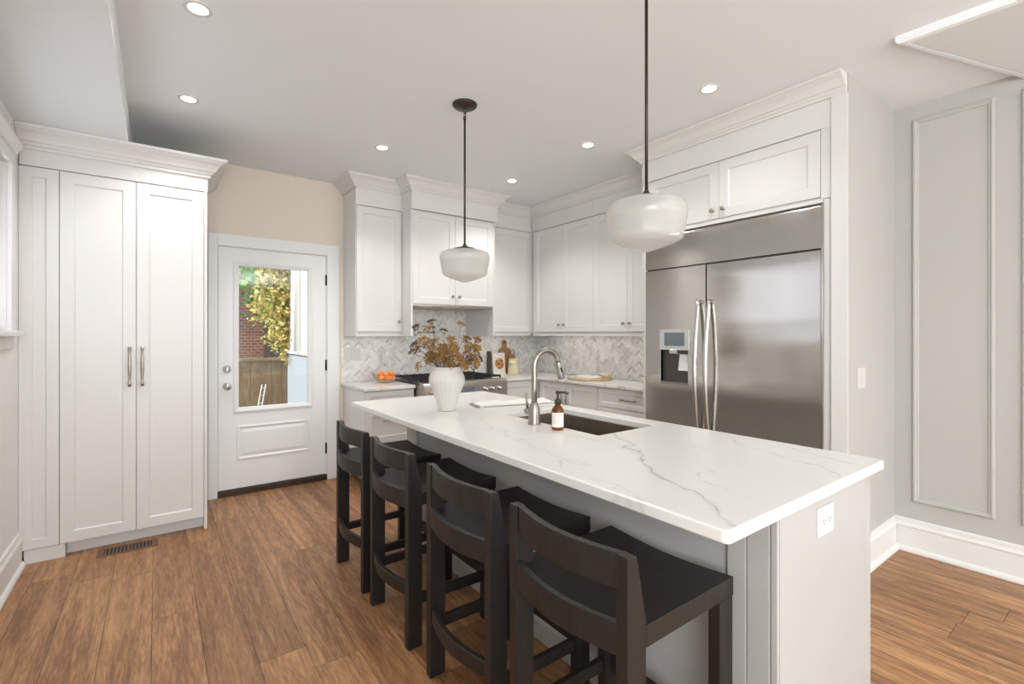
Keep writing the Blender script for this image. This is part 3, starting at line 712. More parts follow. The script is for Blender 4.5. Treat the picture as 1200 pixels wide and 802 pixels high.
B(RX - .004, 2.022, 1.012, RX + .08, 2.262, 1.027).build('drip_tray', NICKEL, dl, bevel=.002)

# ================================================================== BASE CABINETS AND COUNTERS
CT0, CT1 = .885, .915
bl = thing('base_cabinet', (1.69, 4.1, 0), 'white drawer base cabinet between the garden door and the range', 'cabinet')
B(1.462, 4.131, .10, 1.925, YB - .003, .884).build('body', CAB, bl)
B(1.47, 4.19, 0, 1.925, 4.21, .099).build('toe_kick', CAB, bl)
for z0, z1 in ((.715, .878), (.415, .712), (.105, .412)):
    f = shaker('drawer', bl, '-Y', 4.131, 1.466, 1.922, z0, z1, stile=.045 if z1 > .8 else .055); pull(f, '-Y', 4.111, 1.694, (z0 + z1) / 2 + (.0 if z1 > .8 else .05), .16, False)
def counter(name, poly, label):
    o = MB().prism(poly, CT0, CT1).build(name, QUARTZ, bevel=.005, seg=3); return tag(o, label, 'countertop')
counter('countertop', [(1.442, 4.091), (1.928, 4.091), (1.928, YB - .010), (1.442, YB - .010)], 'short white quartz countertop left of the range, under the fruit bowl')
counter('countertop', [(2.868, 4.091), (3.30, 4.091), (3.345, 4.072), (3.370, 4.02), (3.370, 2.436), (3.869, 2.436), (3.869, YB - .010), (2.868, YB - .010)],
        'L-shaped white quartz countertop from the range round the corner to the fridge')
br = thing('base_cabinet', (3.1, 4.12, 0), 'white base cabinet between the range and the corner', 'cabinet')
B(2.872, 4.131, .10, 3.4295, YB - .003, .884).build('body', CAB, br)
B(2.872, 4.19, 0, 3.408, 4.21, .099).build('toe_kick', CAB, br)
shaker('door', br, '-Y', 4.131, 2.875, 3.345, .105, .878)
B(3.347, 4.113, .105, 3.405, 4.131, .878).build('filler_strip', CAB, br)
BX = 3.43
b2 = thing('base_cabinet', (BX, 3.6, 0), 'white double-door base cabinet on the right wall beside the corner', 'cabinet')
B(BX, 3.219, .10, 3.877, 4.1305, .884).build('body', CAB, b2); B(3.49, 3.219, 0, 3.51, 4.09, .099).build('toe_kick', CAB, b2)
for a, b, k in ((3.221, 3.665, 3.70 - .07), (3.665, 4.08, 3.70)):
    f = shaker('door', b2, '-X', BX, a, b, .105, .878); pull(f, '-X', BX - .02, k, .715, .15)
b3 = thing('base_cabinet', (BX, 2.8, 0), 'white drawer base cabinet beside the left edge of the fridge', 'cabinet')
B(BX, 2.436, .10, 3.877, 3.217, .884).build('body', CAB, b3); B(3.49, 2.436, 0, 3.51, 3.217, .099).build('toe_kick', CAB, b3)
for z0, z1 in ((.695, .878), (.402, .692), (.105, .399)):
    f = shaker('drawer', b3, '-X', BX, 2.440, 3.215, z0, z1, stile=.045 if z1 > .8 else .06); pull(f, '-X', BX - .02, 2.83, (z0 + z1) / 2, .16, False)

# ---- herringbone backsplash (tiles stay in one mesh)
def herring(name, to3d, a0, a1, z0, z1, cut=None):
    wv, n = .0254, 3; g = .0014; c_, s_ = math.cos(PI / 4), math.sin(PI / 4); m = MB()
    ext = max(a1 - a0, z1 - z0) * 1.5; N = int(ext / wv) + 6
    def emit_(x0, y0, x1, y1):
        q = [(x0 * wv + g, y0 * wv + g), (x1 * wv - g, y0 * wv + g), (x1 * wv - g, y1 * wv - g), (x0 * wv + g, y1 * wv - g)]
        q = [(c_ * x - s_ * y + (a0 + a1) / 2, s_ * x + c_ * y + (z0 + z1) / 2) for x, y in q]
        # clip to the rectangle
        for ax, lim, sg in ((0, a0, 1), (0, a1, -1), (1, z0, 1), (1, z1, -1)):
            out = []
            for i in range(len(q)):
                p, r_ = q[i - 1], q[i]; dp, dq = sg * (p[ax] - lim), sg * (r_[ax] - lim)
                if (dp < 0) != (dq < 0):
                    t = dp / (dp - dq); out.append((p[0] + t * (r_[0] - p[0]), p[1] + t * (r_[1] - p[1])))
                if dq >= 0: out.append(r_)
            q = out
            if len(q) < 3: return
        k = len(q)
        m.add([to3d(a, .006, z) for a, z in q] + [to3d(a, .004, z) for a, z in q], [tuple(range(k))] + [(i, (i + 1) % k, k + (i + 1) % k, k + i) for i in range(k)])
    for y in range(-N, N):
        for x in range(-N, N):
            t = (x - y) % (2 * n)
            if t == 0: emit_(x, y, x + n, y + 1)
            elif t == n: emit_(x, y - n + 1, x + 1, y + 1)
    return m.build(name, TILE, kind='structure')
yb_ = lambda a, wv, z: (a, YB - .002 - wv, z)
xb_ = lambda a, wv, z: (3.879 - wv, a, z)
bs1 = herring('wall_backsplash', yb_, 1.442, 1.926, .9155, 1.372)
herring('wall_backsplash', yb_, 1.930, 2.842, .9155, 1.648)
herring('wall_backsplash', yb_, 2.846, 3.868, .9155, 1.372)
herring('wall_backsplash', xb_, 2.434, 4.716, .9155, 1.372)
m = MB(); m.box(1.442, YB - .0064, .9155, 1.926, YB, 1.373); m.box(1.926, YB - .0064, .90, 2.846, YB, 1.648); m.box(2.846, YB - .0064, .9155, 3.876, YB, 1.373); m.build('wall_grout', GROUT, kind='structure')
B(3.8745, 2.434, .9155, 3.88, YB - .008, 1.373).build('wall_grout', GROUT, kind='structure')
B(3.858, YB - .018, .9155, 3.872, YB - .007, 1.373).build('trim_6', TRIM, kind='structure')

# added glowing bars and fill lamps behind the light rails, to brighten the tiles
def fill_bar(parent, x0, y0, x1, y1, z, power, name='added_fill_bar'):
    B(x0, y0, z, x1, y1, z + .008).build(name, FILLM, parent)
    lamp('added_fill_lamp', 'AREA', tuple(Vector(((x0 + x1) / 2, (y0 + y1) / 2, z - .004)) - WL[parent.name]), (0, 0, -1), power, (1.0, .96, .91), parent, shape='RECTANGLE', size=x1 - x0, size_y=y1 - y0)
FILLM = emit('fill_bar_glow', (1.0, .96, .9), .5)
fill_bar(wc, 1.52, 4.50, 1.88, 4.53, DB - .016, .18); fill_bar(cc, 2.90, 4.50, 3.40, 4.53, DB - .016, .22)
fill_bar(UPA, 3.69, 3.42, 3.72, 4.20, DB - .016, .36); fill_bar(UPB, 3.69, 2.50, 3.72, 3.34, DB - .016, .36)

# ---- outlets and switches
def plate(name, face, plane, a, z, wd, ht, kind, label, cat, horizontal=False, t=.005):
    f = face_map(face, plane); m = MB()
    p, q = f(a - wd / 2, 0, z - ht / 2), f(a + wd / 2, t, z + ht / 2); m.box(*p, *q)
    r = tag(m.build(name, PLAST, bevel=.0015), label, cat)
    if kind == 'outlet':
        for s_ in (-1, 1):
            aa, zz = (a + s_ * .021, z) if horizontal else (a, z + s_ * .021)
            m = MB(); p, q = f(aa - .016, t, zz - .016), f(aa + .016, t + .0025, zz + .016); m.box(*p, *q); fc = m.build('receptacle', PLAST, r, bevel=.001)
            m = MB()
            for e in (-.006, .006):
                p, q = (f(aa + e - .001, t + .0024, zz - .002), f(aa + e + .001, t + .0032, zz + .007)); m.box(*p, *q)
            p, q = f(aa - .002, t + .0024, zz - .010), f(aa + .002, t + .0032, zz - .006); m.box(*p, *q); m.build('slot', SLOT, fc)
    if kind == 'rocker':
        m = MB(); p, q = f(a - .017, t, z - .034), f(a + .017, t + .004, z + .034); m.box(*p, *q); m.build('rocker', PLAST, r, bevel=.002)
    if kind == 'blank3':
        for s_ in (-1, 0, 1):
            m = MB(); p, q = f(a + s_ * .046 - .017, t, z - .034), f(a + s_ * .046 + .017, t + .004, z + .034); m.box(*p, *q); m.build('rocker', PLAST, r, bevel=.002)
    return r
plate('switch_plate', '-Y', YB - .0082, 1.545, 1.190, .165, .125, 'blank3', 'wide triple switch plate on the tiles beside the garden door', 'switch')
o = plate('power_outlet', '-Y', YB - .0082, 1.845, 1.178, .075, .118, 'outlet', 'outlet on the tiles above the fruit bowl', 'outlet')
ch = B(1.832, YB - .05, 1.085, 1.880, YB - .019, 1.175).build('plug_in_freshener', PLAST, bevel=.006, seg=3); tag(ch, 'white plug-in device hanging in the outlet above the fruit bowl', 'plug-in')
plate('power_outlet', '-X', 3.8728, 3.240, 1.190, .075, .118, 'outlet', 'outlet on the tiles of the right wall near the fridge', 'outlet')
plate('light_switch', '-Y', 1.024, 3.277, 1.130, .118, .118, 'rocker', 'white light switch on the grey wall end right of the fridge', 'switch')

# ================================================================== RANGE
rg = thing('range_cooker', (2.395, 4.3, 0), 'stainless steel gas range with black grates under the white hood cupboard', 'range')
m = MB(); m.box(1.936, 4.04, .10, 2.860, YB - .012, .912); m.build('body', STEEL2, rg)
B(1.936, 4.02, .912, 2.860, YB - .012, .925).build('cooktop', mat('cooktop_dark', (.05, .046, .042), .3, .6), rg)
pr = [(3.935, .770), (3.935, .905), (3.938, .922), (3.950, .934), (3.970, .938), (4.04, .938), (4.04, .770)]
k = len(pr); m = MB(); m.add([(1.936, y, z) for y, z in pr] + [(2.860, y, z) for y, z in pr], [tuple(range(k)), tuple(reversed(range(k, 2 * k)))] + [(i, (i + 1) % k, k + (i + 1) % k, k + i) for i in range(k)])
cp = m.build('control_panel', STEEL2, rg)
for kx in (2.02, 2.10, 2.18, 2.595, 2.675, 2.755):
    MB().lathe([(.026, 0), (.026, -.006), (.020, -.010), (.018, -.034), (.014, -.040), (0, -.041)], (kx, 3.935, .850), 20, 'Y').build('knob', CHROME, cp)
B(2.29, 3.931, .818, 2.475, 3.936, .882).build('display_screen', SCREEN, cp)
B(1.945, 3.985, .16, 2.850, 4.038, .765).build('oven_door', STEEL2, rg, bevel=.004)
MB().tube([(2.0, 3.93, .715), (2.795, 3.93, .715)], .013, 12).tube([(2.03, 3.986, .715), (2.03, 3.93, .715)], .010, 8).tube([(2.765, 3.986, .715), (2.765, 3.93, .715)], .010, 8).build('oven_handle', NICKEL, rg)
B(1.96, 4.06, 0, 2.84, 4.09, .10).build('kick_plate', DARK, rg)
for i in range(3):
    gx0_, gx1_ = 1.944 + i * .304, 2.244 + i * .304; m = MB(); y0, y1 = 4.035, YB - .05; zt, t = .962, .012
    for yy in (y0, y1 - t, (y0 + y1) / 2): m.box(gx0_, yy, zt - t, gx1_, yy + t, zt)
    for xx in (gx0_, gx1_ - t, (gx0_ + gx1_) / 2 - t / 2, gx0_ + .075, gx1_ - .075): m.box(xx, y0, zt - t * .8, xx + t, y1, zt + .004)
    for xx in (gx0_, gx1_ - t):
        for yy in (y0, y1 - t): m.box(xx, yy, .925, xx + t, yy + t, zt - t)
    m.build('grate', IRON, rg)
    for yy in (4.20, 4.52): MB().lathe([(.045, .925), (.045, .935), (.036, .936), (.034, .945), (0, .946)], ((gx0_ + gx1_) / 2, yy, 0), 20).build('burner', IRON, rg)
# folded pot filler on the tiles
pf = thing('pot_filler', (2.24, YB - .01, 1.43), 'folded chrome pot filler tap on the tiles behind the dried flowers', 'tap')
MB().lathe([(.030, 0), (.030, -.008), (.014, -.012), (.014, -.05)], (2.205, YB - .0085, 1.450), 20, 'Y').build('escutcheon', CHROME, pf)
MB().tube([(2.205, YB - .055, 1.43), (2.205, YB - .055, 1.475)], .012, 12).tube([(2.205, YB - .055, 1.465), (2.42, YB - .055, 1.465)], .009, 10).tube([(2.42, YB - .055, 1.475), (2.42, YB - .055, 1.395)], .011, 10).tube([(2.42, YB - .055, 1.405), (2.215, YB - .055, 1.405), (2.205, YB - .055, 1.40), (2.200, YB - .055, 1.37)], .009, 10).build('swing_arm', CHROME, pf)

# ================================================================== ISLAND
IX0, IX1, IY0, IY1 = 1.083, 2.173, .603, 3.326
PX0, PX1, EY0, EY1 = 1.388, 2.112, .630, 3.09
SX0, SX1, SYa, SYb = 1.640, 2.062, 1.540, 2.300
isl = thing('kitchen_island', (1.75, 1.86, 0), 'white panelled kitchen island base under the long quartz top', 'island')
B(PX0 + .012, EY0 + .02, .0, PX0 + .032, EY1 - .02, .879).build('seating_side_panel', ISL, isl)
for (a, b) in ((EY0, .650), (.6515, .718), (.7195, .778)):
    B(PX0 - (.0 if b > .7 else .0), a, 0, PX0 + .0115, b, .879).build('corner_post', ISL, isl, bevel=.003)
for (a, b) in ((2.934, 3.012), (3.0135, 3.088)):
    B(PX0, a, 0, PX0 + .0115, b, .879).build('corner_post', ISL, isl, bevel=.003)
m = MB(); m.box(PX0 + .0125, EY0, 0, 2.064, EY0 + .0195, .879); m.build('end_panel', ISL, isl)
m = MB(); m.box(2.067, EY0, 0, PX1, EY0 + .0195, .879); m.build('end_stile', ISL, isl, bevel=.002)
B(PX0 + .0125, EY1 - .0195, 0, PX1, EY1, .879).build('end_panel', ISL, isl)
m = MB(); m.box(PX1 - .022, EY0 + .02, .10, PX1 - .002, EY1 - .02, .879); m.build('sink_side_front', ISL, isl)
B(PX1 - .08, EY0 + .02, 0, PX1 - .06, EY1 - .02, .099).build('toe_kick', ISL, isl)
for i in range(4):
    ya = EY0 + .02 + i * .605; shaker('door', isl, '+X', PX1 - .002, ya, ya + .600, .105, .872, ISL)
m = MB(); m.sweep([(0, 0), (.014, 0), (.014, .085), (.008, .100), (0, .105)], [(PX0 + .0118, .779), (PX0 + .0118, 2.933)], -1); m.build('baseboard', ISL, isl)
io = plate('power_outlet', '-Y', EY0, 1.700, .795, .118, .090, 'outlet', 'white outlet plate on the near end of the island', 'outlet', True, .006)
# top with the sink cut-out
ct = MB(); xs_ = [IX0, SX0, SX1, IX1]; ys_ = [IY0, SYa, SYb, IY1]; z0, z1 = .880, .915
vs = [(x_, y_, z) for z in (z0, z1) for y_ in ys_ for x_ in xs_]; fs = []
for j in range(3):
    for i in range(3):
        if i == 1 and j == 1: continue
        a = j * 4 + i; fs.append((a, a + 4, a + 5, a + 1)); fs.append((16 + a, 17 + a, 21 + a, 20 + a))
loop = [0, 1, 2, 3, 7, 11, 15, 14, 13, 12, 8, 4]
for i in range(12): a, b = loop[i], loop[(i + 1) % 12]; fs.append((a, b, 16 + b, 16 + a))
hl = [5, 9, 10, 6]
for i in range(4): a, b = hl[i], hl[(i + 1) % 4]; fs.append((a, b, 16 + b, 16 + a))
ct.add(vs, fs)
top = ct.build('island_countertop', QSLAB)
bm = bmesh.new(); bm.from_mesh(top.data)
cor = [e for e in bm.edges if abs(e.verts[0].co.z - e.verts[1].co.z) > .02 and all(abs(abs(v.co.x) - (IX1 - IX0) / 2) < 1e-4 and abs(abs(v.co.y) - (IY1 - IY0) / 2) < 1e-4 for v in e.verts)]
bmesh.ops.bevel(bm, geom=cor, offset=.018, segments=5, profile=.5, affect='EDGES'); bm.to_mesh(top.data); bm.free()
b = top.modifiers.new('bevel', 'BEVEL'); b.width = .006; b.segments = 3; b.limit_method = 'ANGLE'; b.angle_limit = math.radians(50)
tag(top, 'long white quartz island worktop with grey veins and a sink cut-out', 'countertop')
# sink
sk = thing('kitchen_sink', (1.85, 1.92, .66), 'undermounted stainless steel sink set into the island worktop', 'sink')
e = .006; a0, a1, b0, b1 = SX0 - e, SX1 + e, SYa - e, SYb + e; t = .004; zb, zt = .665, .8795
m = MB(); m.box(a0 - t, b0 - t, zb - t, a1 + t, b1 + t, zb); m.box(a0 - t, b0 - t, zb, a0, b1 + t, zt); m.box(a1, b0 - t, zb, a1 + t, b1 + t, zt); m.box(a0, b0 - t, zb, a1, b0, zt); m.box(a0, b1, zb, a1, b1 + t, zt)
m.build('basin', SINKM, sk)
MB().lathe([(.045, .665), (.045, .668), (.034, .669), (.030, .666), (0, .666)], (1.85, 1.92, 0), 24).build('drain', CHROME, sk)

# ---- faucet
fc = thing('faucet', (1.581, 1.936, .915), 'brushed nickel gooseneck pull-down faucet on the island', 'faucet')
cx, cy = 1.581, 1.936
MB().lathe([(.0335, .915), (.0335, .918), (.032, .930), (.030, .975), (.027, 1.000), (.019, 1.020), (.0165, 1.028)], (cx, cy, 0), 28).build('base', NICKEL, fc)
pts = [(cx, cy, 1.02), (cx, cy, 1.10), (cx, cy, 1.19), (cx, cy, 1.215)]; R_ = .083
for i in range(1, 16):
    th = PI - i * (PI + .05 - .22) / 15; pts.append((cx + R_ + R_ * math.cos(th), cy, 1.215 + R_ * math.sin(th)))
pe = Vector(pts[-1]); de = (pe - Vector(pts[-2])).normalized()
MB().tube(pts, .0145, 14).build('spout', NICKEL, fc)
q = lambda s_: tuple(pe + de * s_)
sh = MB().tube([q(-.004), q(0), q(.020), q(.05), q(.085), q(.090)], [.0150, .0165, .0165, .0175, .0205, .019], 16).build('spray_head', NICKEL, fc)
nrm = de.cross(Vector((0, 1, 0))).normalized()
MB().tube([tuple(pe + de * .028 + Vector((0, -.0165, 0))), tuple(pe + de * .052 + Vector((0, -.0172, 0)))], .006, 10).build('spray_button', BLACK, sh)
MB().tube([(cx, cy + .025, .975), (cx, cy + .062, .975), (cx, cy + .070, .975)], [.016, .017, .014], 16).build('handle_hub', NICKEL, fc)
MB().tube([(cx, cy + .056, .985), (cx - .002, cy + .062, 1.03), (cx - .004, cy + .066, 1.072)], [.008, .0065, .0055], 12).build('lever', NICKEL, fc)

# ---- soap bottle
sb = thing('soap_bottle', (1.579, 1.756, .915), 'amber glass pump soap bottle with white label by the faucet', 'bottle')
cx, cy = 1.579, 1.752
MB().lathe([(0, .9155), (.026, .9155), (.0295, .919), (.0305, .925), (.0305, 1.004), (.029, 1.014), (.022, 1.026), (.015, 1.033), (.013, 1.038), (.013, 1.043), (0, 1.043)], (cx, cy, 0), 32).build('body', AMBER, sb)
m = MB(); ang = [YAW_ for YAW_ in [math.atan2(-cy, -cx) + (-1.15 + 2.3 * i / 18) for i in range(19)]]
vs = [(cx + .0309 * math.cos(t), cy + .0309 * math.sin(t), z) for z in (.931, 1.001) for t in ang]
m.add(vs, [(i, i + 1, 20 + i, 19 + i) for i in range(18)], True); lb = m.build('label', PAPER, sb)
m = MB()
for j in range(6):
    z = .990 - j * .007 - (.004 if j > 1 else 0); h = .0018 if j else .003; sp = range(5, 14) if j in (0, 1) else range(4, 14 - (j % 3))
    for i in sp:
        if i % 4 == 3 and j: continue
        vs = [(cx + .0311 * math.cos(ang[q_]), cy + .0311 * math.sin(ang[q_]), zz) for zz in (z, z + h) for q_ in (i, i + 1)]; m.add(vs, [(0, 1, 3, 2)])
m.build('print', INK, lb)
pp = MB().lathe([(.0155, 1.040), (.0155, 1.056), (.013, 1.062), (.008, 1.066), (.006, 1.070), (.005, 1.088), (.010, 1.090), (.010, 1.102), (.007, 1.105), (0, 1.105)], (cx, cy, 0), 20)
pp.tube([(cx, cy, 1.097), (cx + .030, cy - .024, 1.098), (cx + .040, cy - .032, 1.091)], [.0065, .0055, .0045], 10); pp.build('pump', BLACK, sb)

# ---- vase and dried flowers
VX, VY = 1.436, 2.608
vs_ = thing('vase', (VX, VY, .915), 'white fluted ceramic vase standing on the island', 'vase')
prof = [(0, .9155), (.052, .9155), (.056, .920), (.060, .95), (.070, .99), (.088, 1.035), (.103, 1.070), (.110, 1.095), (.108, 1.120), (.099, 1.143), (.089, 1.158), (.087, 1.166), (.092, 1.178), (.096, 1.184),
        (.092, 1.185), (.086, 1.176), (.081, 1.164), (.083, 1.155), (.100, 1.10), (.085, 1.04), (.05, .94), (0, .93)]
MB().lathe(prof, (VX, VY, 0), 144, 'Z', True, 24, .008).build('body', CERAMIC, vs_)
Rv = Vector((math.cos(YAW), -math.sin(YAW), 0)); Fv = Vector((math.sin(YAW), math.cos(YAW), 0))
def umbel(seed, r, nped, dense):
    """one dried flower head at the origin, facing +Z: rays and tiny florets"""
    rn = random.Random(seed); ray = MB(); fl_ = MB()
    for i in range(nped):
        t = i * 2.39996; rr = r * math.sqrt((i + .5) / nped); p = Vector((rr * math.cos(t), rr * math.sin(t), .036 - rr * rr * 14 + rn.uniform(-.006, .005)))
        ray.tube([(0, 0, 0), tuple(p * .6 + Vector((0, 0, -.003))), tuple(p)], .0006, 4, False)
        for j in range(dense):
            c_ = p + Vector((rn.uniform(-1, 1), rn.uniform(-1, 1), rn.uniform(-.8, .8))) * .0042; s_ = rn.uniform(.0015, .0029)
            fl_.add([c_ + Vector(v) * s_ for v in ((1, 0, 0), (-1, 0, 0), (0, 1, 0), (0, -1, 0), (0, 0, 1), (0, 0, -1))],
                    [(0, 2, 4), (2, 1, 4), (1, 3, 4), (3, 0, 4), (2, 0, 5), (1, 2, 5), (3, 1, 5), (0, 3, 5)])
    return ray, fl_
PROTO = [umbel(11 + i, r, n_, d_) for i, (r, n_, d_) in enumerate(((.027, 14, 15), (.033, 18, 14), (.024, 12, 15), (.029, 16, 14)))]
heads = []
sp = [(487, 382, 0), (501, 385, .02), (520, 387, 0), (541, 379, .03), (505, 376, -.03), (484, 403, -.02), (482, 412, .02), (495, 397, 0), (563, 420, .0), (560, 412, .03), (555, 424, -.03), (530, 396, 0), (548, 396, 0), (552, 403, .02)]
rn = random.Random(5)
for u, v, dp in sp: heads.append((u, v, dp, True))
for i in range(74):
    u = rn.gauss(525, 20); v = rn.uniform(397, 430); u = min(max(u, 489), 560)
    if v < 404 and abs(u - 520) < 6: v += 8
    heads.append((u, v, rn.uniform(-.11, .11), False))
labs = 'dried golden-brown flower stem arranged in the white fluted vase'
for i, (u, v, dp, lone) in enumerate(heads):
    dcam = VX * math.sin(YAW) + VY * math.cos(YAW) + dp
    P_ = Fv * dcam + Rv * ((u - 600) / 561.52 * dcam); P_.z = 1.38 - (v - 392.435) / 561.52 * dcam
    base = Vector((VX + rn.uniform(-.02, .02), VY + rn.uniform(-.02, .02), .96))
    rim = Vector((VX, VY, 1.185)) + (Vector((P_.x - VX, P_.y - VY, 0)).normalized() * min(.062, Vector((P_.x - VX, P_.y - VY, 0)).length * .6))
    dirn = (P_ - Vector((VX, VY, 1.12))).normalized()
    if not lone: dirn = (dirn + Vector((rn.uniform(-.7, .7), rn.uniform(-.9, .4), rn.uniform(-.5, .4)))).normalized()
    th = thing('dried_flower_stem', tuple(base), labs, 'dried flower', 'dried flower stems in the vase')
    tip = P_ - dirn * .03
    mid = (rim + tip) / 2 + Vector((0, 0, .012))
    MB().tube([tuple(base), tuple(rim), tuple(mid), tuple(tip)], .0011, 5, False).build('stem', STEMM, th)
    ray, fl_ = PROTO[i % 4]; Q = dirn.to_track_quat('Z', 'Y').to_matrix().to_4x4(); M_ = Matrix.Translation(tip) @ Q
    q1 = MB(); q1.v = [M_ @ p for p in ray.v] + [M_ @ p for p in fl_.v]; n0 = len(ray.v)
    q1.f = list(ray.f) + [[a + n0 for a in f] for f in fl_.f]; q1.sm = ray.sm + fl_.sm
    q1.build('flower_head', FLOWER2 if (lone and i % 2 == 0) or i % 5 == 0 else FLOWER, th, recalc=False)

# ---- tea towel
tw = thing('tea_towel', (1.93, 2.6, .915), 'folded white linen tea towel with fringed end on the island', 'towel')
def toweln(z0, z1, ins):
    p = [(1.645 + ins, 2.555 + ins), (2.175 - ins, 2.425 + ins), (2.225 - ins, 2.630 - ins), (1.700 + ins, 2.760 - ins)]
    n = 16; m = MB(); vs = []; fs = []
    for lay in (0, 1):
        for j in range(5):
            for i in range(n + 1):
                s_, t_ = i / n, j / 4
                x_ = (p[0][0] * (1 - s_) + p[1][0] * s_) * (1 - t_) + (p[3][0] * (1 - s_) + p[2][0] * s_) * t_
                y_ = (p[0][1] * (1 - s_) + p[1][1] * s_) * (1 - t_) + (p[3][1] * (1 - s_) + p[2][1] * s_) * t_
                z_ = z0 if lay == 0 else z1 + .003 * math.sin(s_ * 17 + t_ * 3) * (0.3 + t_)
                vs.append((x_, y_, z_))
    W = n + 1; T = 5 * W
    for j in range(4):
        for i in range(n):
            a = j * W + i; fs += [(a, a + W, a + W + 1, a + 1), (T + a, T + a + 1, T + a + W + 1, T + a + W)]
    for i in range(n): fs += [(i, i + 1, T + i + 1, T + i), (4 * W + i, T + 4 * W + i, T + 4 * W + i + 1, 4 * W + i + 1)]
    for j in range(4): fs += [(j * W, T + j * W, T + j * W + W, j * W + W), (j * W + n, j * W + W + n, T + j * W + W + n, T + j * W + n)]
    return m.add(vs, fs)
toweln(.9155, .9205, 0).build('cloth', LINEN, tw, smooth_all=False, bevel=.002)
toweln(.9235, .9265, .006).build('cloth_fold', LINEN, tw, bevel=.002)
m = MB(); rf = random.Random(3)
for i in range(26):
    t_ = i / 25; y_ = 2.556 + .19 * t_; x_ = 1.646 + .055 * t_
    m.tube([(x_ + .004, y_, .922), (x_ - .012, y_ + rf.uniform(-.006, .006), .920), (x_ - .022 - rf.uniform(0, .008), y_ + rf.uniform(-.008, .008), .9175)], .0013, 5)
m.build('fringe', FRINGE, tw)
m = MB(); m.add([(1.665, 2.5495, .9175), (2.165, 2.4275, .9175), (2.165, 2.4270, .9215), (1.665, 2.5490, .9215)], [(0, 1, 2, 3)]); m.build('woven_stripe', FRINGE, tw)

# ---- fruit bowl
fb = thing('fruit_bowl', (1.788, 4.47, .915), 'clear glass bowl of clementines on the counter left of the range', 'bowl')
bx, by = 1.788, 4.47
MB().lathe([(0, .9155), (.055, .9155), (.075, .922), (.100, .945), (.120, .975), (.130, 1.003), (.1315, 1.006), (.1285, 1.005), (.117, .977), (.097, .949), (.073, .927), (.05, .921), (0, .9205)], (bx, by, 0), 40).build('glass', BOWLG, fb)
def fruit(x_, y_, z_, r):
    t = thing('clementine', (x_, y_, z_ - r), 'orange clementine among others in the glass bowl', 'fruit', 'clementines in the glass bowl')
    n = 10; MB().lathe([(r * math.sin(PI * i / n) * (1.0), z_ - .92 * r * math.cos(PI * i / n)) for i in range(n + 1)], (x_, y_, 0), 20).build('peel', ORANGE, t)
    MB().lathe([(.006, z_ + .90 * r), (.008, z_ + .93 * r), (0, z_ + .96 * r)], (x_, y_, 0), 6).build('stem', LEAFC, t)
for (dx, dy_, z_) in ((-.050, -.020, .962), (.004, -.053, .962), (.053, -.014, .962), (.030, .042, .962), (-.030, .040, .962), (.0, -.002, .990)): fruit(bx + dx, by + dy_, z_, .033)
fruit(bx - .052, by - .0, 1.003, .03); fruit(bx + .046, by - .026, 1.005, .03)

# ---- corner: boards, card, crock
def at_y(u, y_):
    t = (u - 600) / 561.52; s_, c_ = math.sin(YAW), math.cos(YAW); return y_ * (s_ + t * c_) / (c_ - t * s_)
def lean(m, hinge, axis, ang): return m.rot(Matrix.Translation(hinge) @ Matrix.Rotation(ang, 4, axis) @ Matrix.Translation(-Vector(hinge)))
yb2 = 4.655
xb2 = at_y(592.5, 4.69)
poly = []
def arc(cx_, cz_, r, a, b, n=8): return [(cx_ + r * math.cos(a + (b - a) * i / n), cz_ + r * math.sin(a + (b - a) * i / n)) for i in range(n + 1)]
def board(name, xc, y_, z0, w_, h_, neck, hw, material, label, ang, th=.016):
    p = [(-w_ / 2, .01)] + [(-w_ / 2 + .01, 0), (w_ / 2 - .01, 0), (w_ / 2, .01)]
    p += arc(w_ / 2 - .035, h_ - neck - .035, .035, 0, PI / 2, 5) + [(hw, h_ - neck + .008)] + arc(0, h_ - hw * 1.1, hw * 1.1, -.3, PI + .3, 12) + [(-hw, h_ - neck + .008)] + arc(-w_ / 2 + .035, h_ - neck - .035, .035, PI / 2, PI, 5)
    n = len(p); hc = (0, h_ - hw * 1.1); hr = hw * .42
    m = MB(); inner = arc(hc[0], hc[1], hr, -.3, 2 * PI - .3, 16)[:-1]
    m.add([(x_, -th, z_) for x_, z_ in p] + [(x_, 0, z_) for x_, z_ in p], [tuple(range(n)), tuple(reversed(range(n, 2 * n)))] + [(i, (i + 1) % n, n + (i + 1) % n, n + i) for i in range(n)])
    m.rot(Matrix.Translation((xc, y_, z0)) @ Matrix.Rotation(ang[0], 4, 'X') @ Matrix.Rotation(ang[1], 4, 'Y'))
    o = m.build(name, material, bevel=.002); tag(o, label, 'cutting board')
    k = MB().lathe([(hr, -th - .0012), (hr, -th + .0005)], (0, 0, 0), 18, 'Y'); k.v = [v + Vector((hc[0], 0, hc[1])) for v in k.v]
    k.rot(Matrix.Translation((xc, y_, z0)) @ Matrix.Rotation(ang[0], 4, 'X') @ Matrix.Rotation(ang[1], 4, 'Y')); k.build('hanging_hole', DARK, o)
    return o
board('cutting_board', at_y(591.8, 4.67), 4.672, .9165, .17, .405, .10, .030, BOARDM, 'tall paddle cutting board leaning on tiles behind the recipe card', (-.10, .03))
lp = thing('serving_board', (at_y(600.5, 4.63), 4.63, .9155), 'small wooden board with loop handle leaning behind the cream crock', 'cutting board')
M_ = Matrix.Translation((at_y(599.5, 4.64), 4.645, .917)) @ Matrix.Rotation(-.12, 4, 'X') @ Matrix.Rotation(.10, 4, 'Y')
m = MB(); p = [(-.045, 0), (.045, 0), (.05, .02), (.05, .20), (.03, .235), (-.03, .235), (-.05, .20), (-.05, .02)]; n = 8
